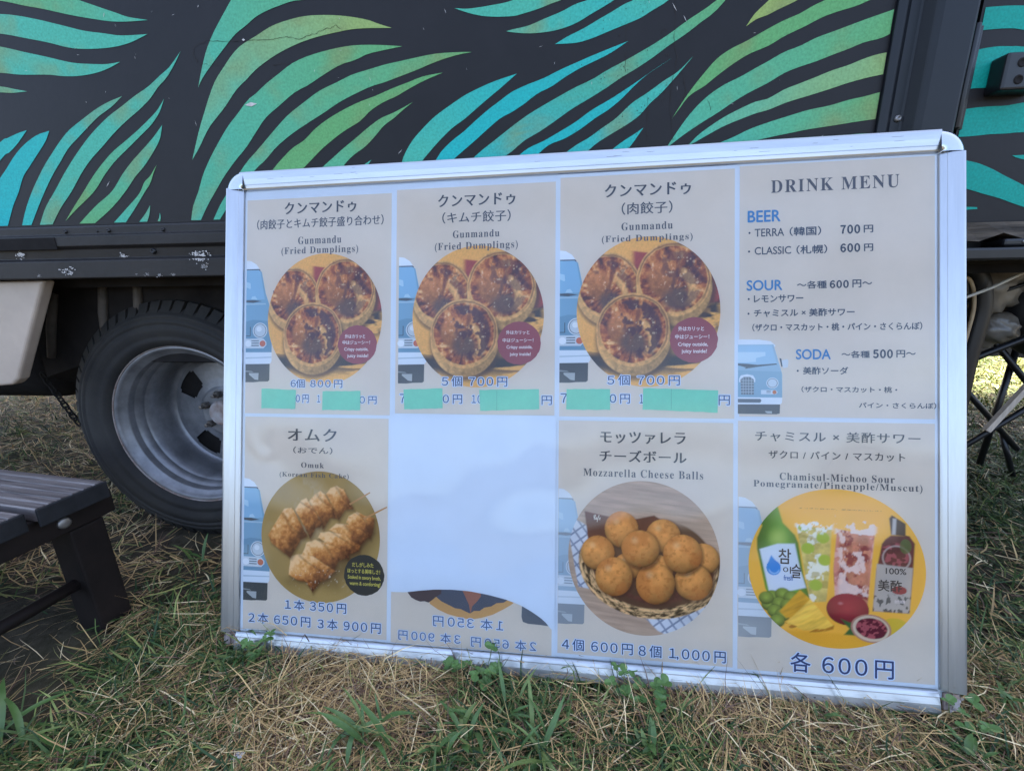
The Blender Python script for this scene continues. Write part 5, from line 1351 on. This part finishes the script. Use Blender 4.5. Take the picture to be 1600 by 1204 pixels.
    # grapes, pineapple, pomegranate, lemon
    for i, (cx, cy) in enumerate(((-.72, -.40), (-.60, -.36), (-.50, -.40), (-.76, -.50), (-.64, -.48), (-.54, -.50), (-.69, -.58), (-.60, -.62), (-.66, -.70), (-.79, -.42))):
        d = ell(cx, cy, .085, .08)
        cc = np.array((.27, .35, .05)) * (1.25 - .75 * d + .3 * (y - cy) / .08)[..., None].clip(.25, 1.5)
        img = over(img, np.array((.08, .12, .02)), sm(1.18, 1.0, d) * .5)
        img = over(img, cc, sm(1.02, .95, d))
    t = fbm(x * 11 - y * 16, y * 8, 81, 3)
    img = over(img, np.array((.70, .36, .02)) * (.65 + .7 * t)[..., None], poly_mask([(-.64, -.58), (-.40, -.29), (-.28, -.40), (-.40, -.62), (-.56, -.66)]))
    img = over(img, np.array((.95, .60, .09)) * (.60 + .75 * t)[..., None], poly_mask([(-.56, -.72), (-.28, -.40), (-.02, -.72), (-.12, -.78), (-.36, -.80)]))
    img = over(img, np.array((.46, .20, .02)), poly_mask([(-.58, -.71), (-.36, -.775), (-.12, -.765), (-.01, -.71), (-.02, -.76), (-.13, -.80), (-.36, -.83), (-.52, -.78)]) * sm(.4, .55, t))
    pm = ell(.14, -.50, .24, .20)
    img = over(img, np.array((.42, .035, .045)) * (1.15 - .55 * pm + .25 * (y + .5) / .2)[..., None].clip(.3, 1.4), sm(1.02, .97, pm))
    img = over(img, np.array((.72, .30, .30)), sm(.5, .0, ell(.06, -.43, .09, .06)) * .6)
    img = over(img, np.array((.055, .14, .035)), poly_mask([(.06, -.62), (.16, -.66), (.28, -.66), (.26, -.82), (.10, -.82), (.16, -.74)]))
    img = over(img, np.array((.70, .48, .04)), sm(1.03, .96, ell(.66, -.70, .16, .13)))
    hp = ell(.40, -.72, .225, .175, -.15)
    img = over(img, np.array((.50, .24, .16)), sm(1.03, .97, hp))
    img = over(img, np.array((.70, .55, .38)), sm(.93, .88, hp))
    sd = fbm(x * 30, y * 30, 88, 2)
    img = over(img, over(solid((.13, .012, .025)), np.array((.44, .09, .10)), sm(.50, .62, sd)), sm(.82, .74, hp + .25 * (fbm(x * 7, y * 7, 89, 2) - .5)))
    return img

def put_picture(k, img, name='food_picture'):
    cx, cy, rx, ry = CIRCLES[k]
    s = SH[k]
    V_ = np.stack([(cx + DX * rx) / 1000 - s.o[0], np.full_like(DX, -.00038), (cy + DY * ry) / 1000 - s.o[1]], -1).reshape(-1, 3)
    return mesh_np(name, V_, DF.ravel(), np.full(len(DF), 4), M['print'], s.root, col=np.clip(img, 0, 1).reshape(-1, 3))
dimg = pic_dumplings(100)
for k in (1, 2, 3):
    put_picture(k, dimg)
put_picture(5, pic_skewers())
put_picture(7, pic_cheese())
put_picture(8, pic_drinks())
for k, (cx, cy, rx, ry) in BADGES.items():
    n = 60
    pr = [(cx + rx * math.cos(2 * math.pi * i / n) * (1 + lrng.uniform(-.015, .015)), cy + ry * math.sin(2 * math.pi * i / n) * (1 + lrng.uniform(-.015, .015))) for i in range(n)]
    SH[k].part('badge', MB().add([(x / 1000, -.00046, z / 1000) for x, z in pr], [tuple(range(n))]), flat('badge_red', '9c4a50') if k != 5 else flat('badge_dark', '3a372f'))
# the two skewer sticks that reach past the round picture
for a, b_ in (((248, 277), (287, 300)), ((275, 252), (319, 275))):
    d = Vector((b_[0] - a[0], b_[1] - a[1])).normalized()
    nn = Vector((-d.y, d.x)) * 1.9
    SH[5].part('skewer_print', MB().add([((q[0] + sg * nn.x) / 1000, -.00045, (q[1] + sg * nn.y) / 1000) for q, sg in ((a, -1), (b_, -.6), (b_, .6), (a, 1))], [(0, 1, 2, 3)]), flat('skewer', 'c08a52'))
# mirrored sheet: what shows of its picture below the blank paper
s6 = SH[6]
def crescent(pts, h, w, name):
    s6.part(name, MB().add([(x / 1000, -w, z / 1000) for x, z in pts], [tuple(range(len(pts)))]), flat(name, h))
for name, h, pts, w in (('orange_print', 'd0a066', P6_ORANGE, .00038), ('shadow_print', '5c5e68', P6_DARK, .00042), ('brush_print', '5a4a48', P6_BLOB, .00044), ('fish_cake_print', 'a8705c', P6_FISH, .00046), ('van_tyre_print', '6a6e74', P6_TYRE, .00040)):
    crescent(pts, h, w, name)

# blank paper hung over it, with a wavy lower edge
ed = [(u, v) for u, v in SHEET_EDGE]
blank = board_root('blank_paper', 'blank white paper with a curved lower edge covering the mirrored menu sheet', 'paper', .4725, .12, .0024)
pts = [(325, 443)] + [(325, ed[0][1])] + ed + [(620, ed[-1][1] - 4)] + [(620, 443)]
mb = MB()
top = [(u, 443.5) for u in np.linspace(324, 620.5, 40)]
edu = np.array([e[0] for e in ed]); edv = np.array([e[1] for e in ed])
for i, (u, vt) in enumerate(top):
    vb = np.interp(u, edu, edv) if u < edu[-1] else edv[-1]
    for j in range(9):
        v = vb + (vt - vb) * j / 8
        w = .0005 * math.sin(u * .02 + v * .008) + .0003 * math.sin(u * .05 - v * .02) + .0006 * math.exp(-((j - 0) / 1.2) ** 2)
        mb.v.append((u / 1000 - .4725, -.0002 - w - .0003, v / 1000 - .12))
    if i:
        for j in range(8):
            a = (i - 1) * 9 + j
            mb.f.append((a, a + 9, a + 10, a + 1)); mb.mi.append(0)
bl = mb.build('sheet', M['paper_white'], blank, True)

# mint tape strips over the old prices
TL = ['left mint tape strip covering a price on the 800 yen dumpling sheet', 'right mint tape strip covering a price on the 800 yen dumpling sheet', 'left mint tape strip on the kimchi dumpling sheet', 'long right mint tape strip on the kimchi dumpling sheet',
      'left mint tape strip on the meat dumpling sheet', 'longest mint tape strip, right one on the meat dumpling sheet']
for i, q in enumerate(TAPES):
    k = (1, 1, 2, 2, 3, 3)[i]
    cu, cv = sum(a for a, _ in q) / 4000, sum(b_ for _, b_ in q) / 4000
    base = SHEETS[k][4] / 1000 + .0009
    mb = MB()
    nseg = 10
    (ax, az), (bx, bz), (cx, cz), (dx_, dz_) = q
    for a in range(nseg + 1):
        t = a / nseg
        tx, tz = ax + (bx - ax) * t, az + (bz - az) * t
        ux, uz = dx_ + (cx - dx_) * t, dz_ + (cz - dz_) * t
        j0, j1 = lrng.uniform(-.5, .5), lrng.uniform(-.5, .5)
        for (x, z) in ((tx, tz + j0), (ux, uz + j1)):
            mb.v.append((x / 1000 - cu, -.00008 * math.sin(t * 7), z / 1000 - cv))
        if a:
            o = (a - 1) * 2
            mb.f.append((o, o + 1, o + 3, o + 2)); mb.mi.append(0)
    o = mb.build('tape_strip', M['tape'])
    o.matrix_world = BM @ Matrix.Translation((cu, -base, cv))
    tag(o, TL[i], 'tape', 'mint tape strips over old prices')
    if i in (3, 5):
        sx = {3: 800, 5: 0}[i]
        x = (ax * .62 + bx * .38) if i == 5 else (ax * .7 + bx * .3)
        MB().add([(x / 1000 - cu - .0004, -.00012, az / 1000 - cv - .001), (x / 1000 - cu + .0004, -.00012, az / 1000 - cv - .001), (x / 1000 - cu + .0004, -.00012, dz_ / 1000 - cv + .001), (x / 1000 - cu - .0004, -.00012, dz_ / 1000 - cv + .001)],
                 [(0, 1, 2, 3)]).build('tape_seam', flat('tape_seam', '5fae90'), o)

# ------------------------------------------------------------------ low bench at the left
bench = thing('bench', 'low weathered bench with grooved grey planks and dark brown legs beside the wheel', 'bench', (-.90, .60, 0))
bench.rotation_euler = (0, 0, R(-8))
ZB = .298
def plank(y0, y1, x0, x1):
    """board along x with five grooves on its top."""
    mb = MB()
    ng = 6
    w = (y1 - y0)
    prof = [(y0, ZB - .024), (y0, ZB - .002)]
    for i in range(ng):
        a = y0 + w * i / ng
        prof += [(a + .002, ZB), (a + w / ng - .0035, ZB)]
        if i < ng - 1:
            prof += [(a + w / ng - .0025, ZB - .0022), (a + w / ng + .0008, ZB - .0022)]
    prof += [(y1, ZB - .002), (y1, ZB - .024)]
    n = len(prof)
    return mb.add([(x0, y, z) for y, z in prof] + [(x1, y, z) for y, z in prof],
                  [tuple(range(n - 1, -1, -1)), tuple(range(n, 2 * n))] + [(i, i + n, (i + 1) % n + n, (i + 1) % n) for i in range(n)])
for y0, y1, xe in ((.0, .108, .028), (-.122, -.014, .022), (-.244, -.136, .018)):
    plank(y0, y1, -1.25, xe).build('plank', M['plank'], bench)
    bevel(MB().box(xe + .0005, xe + .006, y0 - .001, y1 + .001, ZB - .034, ZB - .001).build('end_cap', M['plank_cap'], bench), .002)
bevel(MB().box(xe + .0105, xe + .0135, .022, .07, ZB - .032, ZB - .006).build('end_plate', M['steel'], bench), .001)
bevel(MB().box(-.045, .012, -.30, .125, ZB - .075, ZB - .0265).build('apron', M['bench_frame'], bench), .003)
for yy in (.07, -.22):
    lg = MB()
    lg.add([(-.050, yy - .024, ZB - .0765), (.008, yy - .024, ZB - .0765), (.008, yy + .034, ZB - .0765), (-.050, yy + .034, ZB - .0765),
            (-.042, yy - .024, -.005), (.020, yy - .024, -.005), (.020, yy + .032, -.005), (-.042, yy + .032, -.005)],
           [(0, 1, 2, 3), (7, 6, 5, 4), (0, 4, 5, 1), (1, 5, 6, 2), (2, 6, 7, 3), (3, 7, 4, 0)])
    bevel(lg.build('leg', M['bench_frame'], bench), .004)
    lg2 = MB()
    lg2.add([(-1.16, yy - .028, ZB - .0265), (-1.10, yy - .028, ZB - .0265), (-1.10, yy + .045, ZB - .0265), (-1.16, yy + .045, ZB - .0265),
             (-1.19, yy - .028, -.005), (-1.13, yy - .028, -.005), (-1.13, yy + .040, -.005), (-1.19, yy + .040, -.005)],
            [(0, 1, 2, 3), (7, 6, 5, 4), (0, 4, 5, 1), (1, 5, 6, 2), (2, 6, 7, 3), (3, 7, 4, 0)])
    bevel(lg2.build('leg', M['bench_frame'], bench), .004)
MB().tube([(-.016, .06, .105), (-.018, -.06, .105), (-.022, -.21, .105)], .0115, 12).build('stretcher', M['bench_frame'], bench, True)
bl_ = MB().tube([(.0122, .040, ZB - .052), (.0165, .040, ZB - .052), (.0185, .040, ZB - .052)], [.0105, .0105, .007], 14)
bl_.build('bolt', M['steel'], bench, True)
gb = bevel(MB().box(-.62, -.10, -.055, .055, 0, .022).build('wooden_board', M['board']), .003)
gb.location = (-1.26, .875, .0)
gb.rotation_euler = (0, 0, R(14))
tag(gb, 'grey weathered board lying on the grass under the bench', 'board')

# ------------------------------------------------------------------ things behind the board's right edge
chair = thing('folding_chair', 'black folding chair with an arched padded back behind the board', 'chair', (1.02, 1.16, 0))
arch = []
def cpart(name, mb, m, smooth=False):
    mb.v = [(x - 1.02, y - 1.16, z) for x, y, z in mb.v]
    return mb.build(name, m, chair, smooth)
AR = [(.835, .672), (.876, .662), (.896, .638), (.907, .607), (.912, .573), (.911, .528), (.909, .472), (.910, .414), (.913, .354), (.915, .25)]
ap = catmull(AR, 40)
bk = MB()
for i, (x, z) in enumerate(ap):
    d = ap[min(i + 1, 39)] - ap[max(i - 1, 0)]
    d = d / np.hypot(*d)
    nn = np.array([-d[1], d[0]])
    o_, i_ = np.array([x, z]) - nn * .019, np.array([x, z]) + nn * .019
    c_ = np.array([x, z])
    for q, yy in ((o_, 1.03), (c_ - nn * .010, 1.016), (c_ + nn * .010, 1.016), (i_, 1.03), (c_, 1.06)):
        bk.v.append((q[0], yy, q[1]))
    if i:
        a = (i - 1) * 5
        for j in range(5):
            bk.f.append((a + j, a + (j + 1) % 5, a + 5 + (j + 1) % 5, a + 5 + j)); bk.mi.append(0)
cpart('backrest', bk, M['black_metal'], True)
pp = []
for i, (x, z) in enumerate(ap):
    d = ap[min(i + 1, 39)] - ap[max(i - 1, 0)]
    d = d / np.hypot(*d)
    pp.append((x + d[1] * .022, 1.022, z - d[0] * .022))
cpart('piping', MB().tube(pp, .0035, 8), M['tan'], True)
for a, b_, r_ in (((.80, 1.10, .536), (1.45, 1.10, .772), .0042), ((.78, 1.06, .384), (1.35, 1.06, .663), .0075), ((.78, 1.03, .124), (1.36, 1.03, .62), .0062),
                  ((1.16, 1.40, .392), (1.440, 1.40, .114), .0085), ((1.28, 1.45, .507), (1.66, 1.45, .11), .0090), ((1.43, 1.47, .44), (1.412, 1.47, .03), .0090), ((1.395, 1.41, .16), (1.46, 1.41, .02), .0080)):
    cpart('bar', MB().tube([a, b_], r_, 10), M['black_metal'], True)
# clear bag
def lumpy(name, cx, cy, cz, rx, ry, rz, m, seed, amp, parent=None):
    n_, k_ = 28, 18
    mb = MB()
    for j in range(k_ + 1):
        ph = math.pi * j / k_
        for i in range(n_):
            th = 2 * math.pi * i / n_
            d = Vector((math.sin(ph) * math.cos(th), math.sin(ph) * math.sin(th), math.cos(ph)))
            q = fbm(np.array([d.x * 2.5 + d.z * 3 + seed]), np.array([d.y * 2.5 - d.z * 2 + seed]), seed, 4)[0]
            s_ = 1 + amp * (q - .5) * 2
            mb.v.append((cx + rx * d.x * s_, cy + ry * d.y * s_, cz + rz * d.z * s_))
    for j in range(k_):
        for i in range(n_):
            a, b_ = j * n_ + i, j * n_ + (i + 1) % n_
            mb.f.append((a, b_, b_ + n_, a + n_)); mb.mi.append(0)
    return mb
bag = lumpy('b', 0, 0, .055, .060, .035, .062, M['bag'], 3, .4).build('plastic_bag', M['bag'], None, True)
bag.location = (1.010, 1.13, .565)
tag(bag, 'crumpled milky plastic bag hanging behind the black chair', 'bag')
bag2 = lumpy('b', 0, 0, .035, .042, .035, .038, M['bag'], 8, .4).build('plastic_bag', M['bag'], None, True)
bag2.location = (1.040, 1.13, .490)
tag(bag2, 'small crumpled plastic bundle below the larger milky bag', 'bag')
gear = lumpy('g', 0, 0, .10, .105, .07, .115, M['black_metal'], 5, .10).build('storage_bag', M['black_metal'], None, True)
gear.location = (1.165, 1.15, .475)
tag(gear, 'black rounded storage bag at the right edge of the picture', 'bag')
tarp = MB()
for i in range(31):
    x = .75 + 2.2 * i / 30
    for j in range(5):
        tarp.v.append((x, 1.62 + .03 * math.sin(i * .8) + .01 * j, .352 + .010 * math.sin(i * 1.3) * (j < 1) + .30 * j / 4))
    if i:
        for j in range(4):
            a = (i - 1) * 5 + j
            tarp.f.append((a, a + 5, a + 6, a + 1)); tarp.mi.append(0)
tp = tarp.build('mud_flap', M['rib'], None, True)
tp.parent = truck
tp.matrix_parent_inverse = Matrix.Translation((0, -FY, 0))
stk = MB().beam((0, 0, 0), (.13, .0, .234), .010, .012).build('wooden_stick', M['stick'])
stk.location = (.968, 1.012, .312)
tag(stk, 'bare wooden stick leaning on the black chair bars', 'stick')
rp = MB().tube([tuple(p) for p in np.array([(.80, 1.0, .590), (.841, 1.0, .602), (.893, 1.0, .624), (.957, 1.0, .659), (1.1, 1.0, .740)])], .003, 6).build('rope', M['rope'], None, True)
tag(rp, 'thin pale rope strung across in front of the milky bag', 'rope')

# ------------------------------------------------------------------ single weeds near the board
def leaf_mesh(name, L_, wd, bend, m, cup=.25, n=8):
    mb = MB()
    for i in range(n + 1):
        t = i / n
        w = wd * math.sin(math.pi * min(1, t * .93 + .05)) ** .8 * (1 - .25 * t)
        x = L_ * (t - .10 * bend * t * t)
        z = L_ * (.45 * t - bend * .6 * t * t)
        for sgn, up in ((-1, cup), (0, 0), (1, cup)):
            mb.v.append((x, sgn * w / 2, z + up * w / 2))
        if i:
            a = (i - 1) * 3
            for j in range(2):
                mb.f.append((a + j, a + 3 + j, a + 4 + j, a + 1 + j)); mb.mi.append(0)
    me = bpy.data.meshes.new(name)
    me.from_pydata(mb.v, [], mb.f)
    me.materials.append(m)
    me.polygons.foreach_set('use_smooth', [True] * len(me.polygons))
    return me
LM = [[leaf_mesh('leaf', .080, .0135, .55, M['leaf']), leaf_mesh('leaf', .066, .016, .8, M['leaf3']), leaf_mesh('leaf', .088, .012, .9, M['leaf'])],
      [leaf_mesh('leaf', .060, .017, .8, M['leaf']), leaf_mesh('leaf', .050, .014, .5, M['leaf3']), leaf_mesh('leaf', .070, .013, 1.1, M['leaf'])],
      [leaf_mesh('leaf', .090, .0085, .5, M['leaf']), leaf_mesh('leaf', .105, .0075, .9, M['leaf3']), leaf_mesh('leaf', .078, .0095, 1.2, M['leaf'])]]
def rosette(x, y, n, label, scale=1.0, kind=0, cat='weed'):
    t = thing('broadleaf_weed', label, cat, (x, y, float(soil_height(np.array([x]), np.array([y]))[0]) + .014), group='broad leaved weeds in the grass')
    for i in range(n):
        o = link('leaf', LM[kind][lrng.randint(0, 2)], t)
        s_ = scale * lrng.uniform(.45, 1.15)
        o.scale = (s_, s_ * lrng.uniform(.8, 1.25), s_)
        o.rotation_euler = (lrng.uniform(-.4, .4), lrng.uniform(-.95, -.1), lrng.uniform(0, 6.28))
        o.location = (lrng.gauss(0, .014) * scale, lrng.gauss(0, .012) * scale, lrng.uniform(-.004, .008))
    return t
for x, y, n, sc_, k_, lb in ((-.113, .490, 13, .85, 0, 'largest broad leaved weed in the middle of the foreground'), (-.255, .470, 12, .95, 2, 'tall narrow leaved weed at the bottom edge under the mirrored sheet'),
        (-.010, .468, 12, .85, 2, 'narrow leaved weed at the bottom edge right of the largest weed'), (.140, .488, 8, .55, 1, 'broad leaved weed below the cheese ball sheet near the bottom edge'),
        (-.290, .440, 10, .9, 2, 'narrow leaved weed at the bottom edge under the fish cake sheet'), (-.785, .418, 11, 1.2, 2, 'coarse green weed in the lower left corner of the picture'), (-.545, .585, 9, .7, 1, 'green weed just left of the lower left board corner'),
        (.585, .515, 8, .55, 1, 'broad leaved weed below the lower right board corner'), (.415, .555, 7, .45, 1, 'low weed close to the frame under the fruit sour sheet'),
        (-.60, .660, 9, .7, 2, 'green weed between the bench leg and the board'), (-.83, .835, 9, .7, 2, 'green weed on the grass between bench and wheel'), (.70, .60, 8, .7, 2, 'weed in the grass right of the board'),
        (-.060, .530, 9, .7, 2, 'weed right behind the largest foreground weed'), (-.165, .462, 9, .7, 1, 'weed at the bottom edge just left of the largest weed')):
    rosette(x, y, n, lb, sc_, k_)
# clover: three round leaflets on a stem
def clover_leaflet():
    mb = MB()
    pts = [(0, 0)] + [(.0075 + .0075 * math.cos(a) - (.0016 if abs(a) < .2 else 0), .0068 * math.sin(a)) for a in np.linspace(-2.6, 2.6, 12)]
    mb.add([(x, y, .0015 * (abs(y) / .006)) for x, y in pts], [(0, i, i + 1) for i in range(1, len(pts) - 1)])
    me = bpy.data.meshes.new('leaflet')
    me.from_pydata(mb.v, [], mb.f)
    me.materials.append(M['leaf2'])
    return me
CL = clover_leaflet()
def clover(x, y, n, label, spread=.03):
    z = float(soil_height(np.array([x]), np.array([y]))[0]) - .004
    t = thing('clover_plant', label, 'clover', (x, y, z), group='clover plants along the frame')
    for i in range(n):
        a = lrng.uniform(0, 6.28); r_ = spread * math.sqrt(lrng.random()); hh = lrng.uniform(.018, .055)
        c = Vector((r_ * math.cos(a), r_ * math.sin(a), hh))
        st = MB().tube([(c.x * .3, c.y * .3, 0), (c.x * .8, c.y * .8, hh * .6), tuple(c)], .0007, 5).build('stem', M['stem'], t)
        a0 = lrng.uniform(0, 6.28)
        for j in range(3):
            o = link('leaflet', CL, st)
            o.location = c
            s_ = lrng.uniform(.5, 1.0)
            o.scale = (s_, s_, s_)
            o.rotation_euler = (lrng.uniform(-.3, .3), lrng.uniform(-.5, .2), a0 + j * 2.09)
    return t
clover(-.118, .590, 9, 'clover plant against the frame under the mirrored sheet')
clover(-.162, .590, 5, 'small clover sprig left of the clover under the mirrored sheet', .015)
clover(.125, .575, 9, 'clover plant against the frame under the cheese ball sheet')
clover(.175, .555, 5, 'clover sprig in front of the clover under the cheese ball sheet', .014)
clover(-.520, .605, 7, 'clover plant rising over the lower left end of the frame', .022)
clover(.62, .570, 7, 'clover plant in the grass below the broken right corner', .03)
sc = MB().add([(0, 0, 0), (.016, .004, .001), (.02, .012, .006), (.004, .012, .004), (.009, .006, .006)], [(0, 1, 4), (1, 2, 4), (2, 3, 4), (3, 0, 4)]).build('paper_scrap', M['scrap'])
sc.location = (-.455, .432, .006)
tag(sc, 'tiny crumpled white paper scrap on the straw at lower left', 'litter')
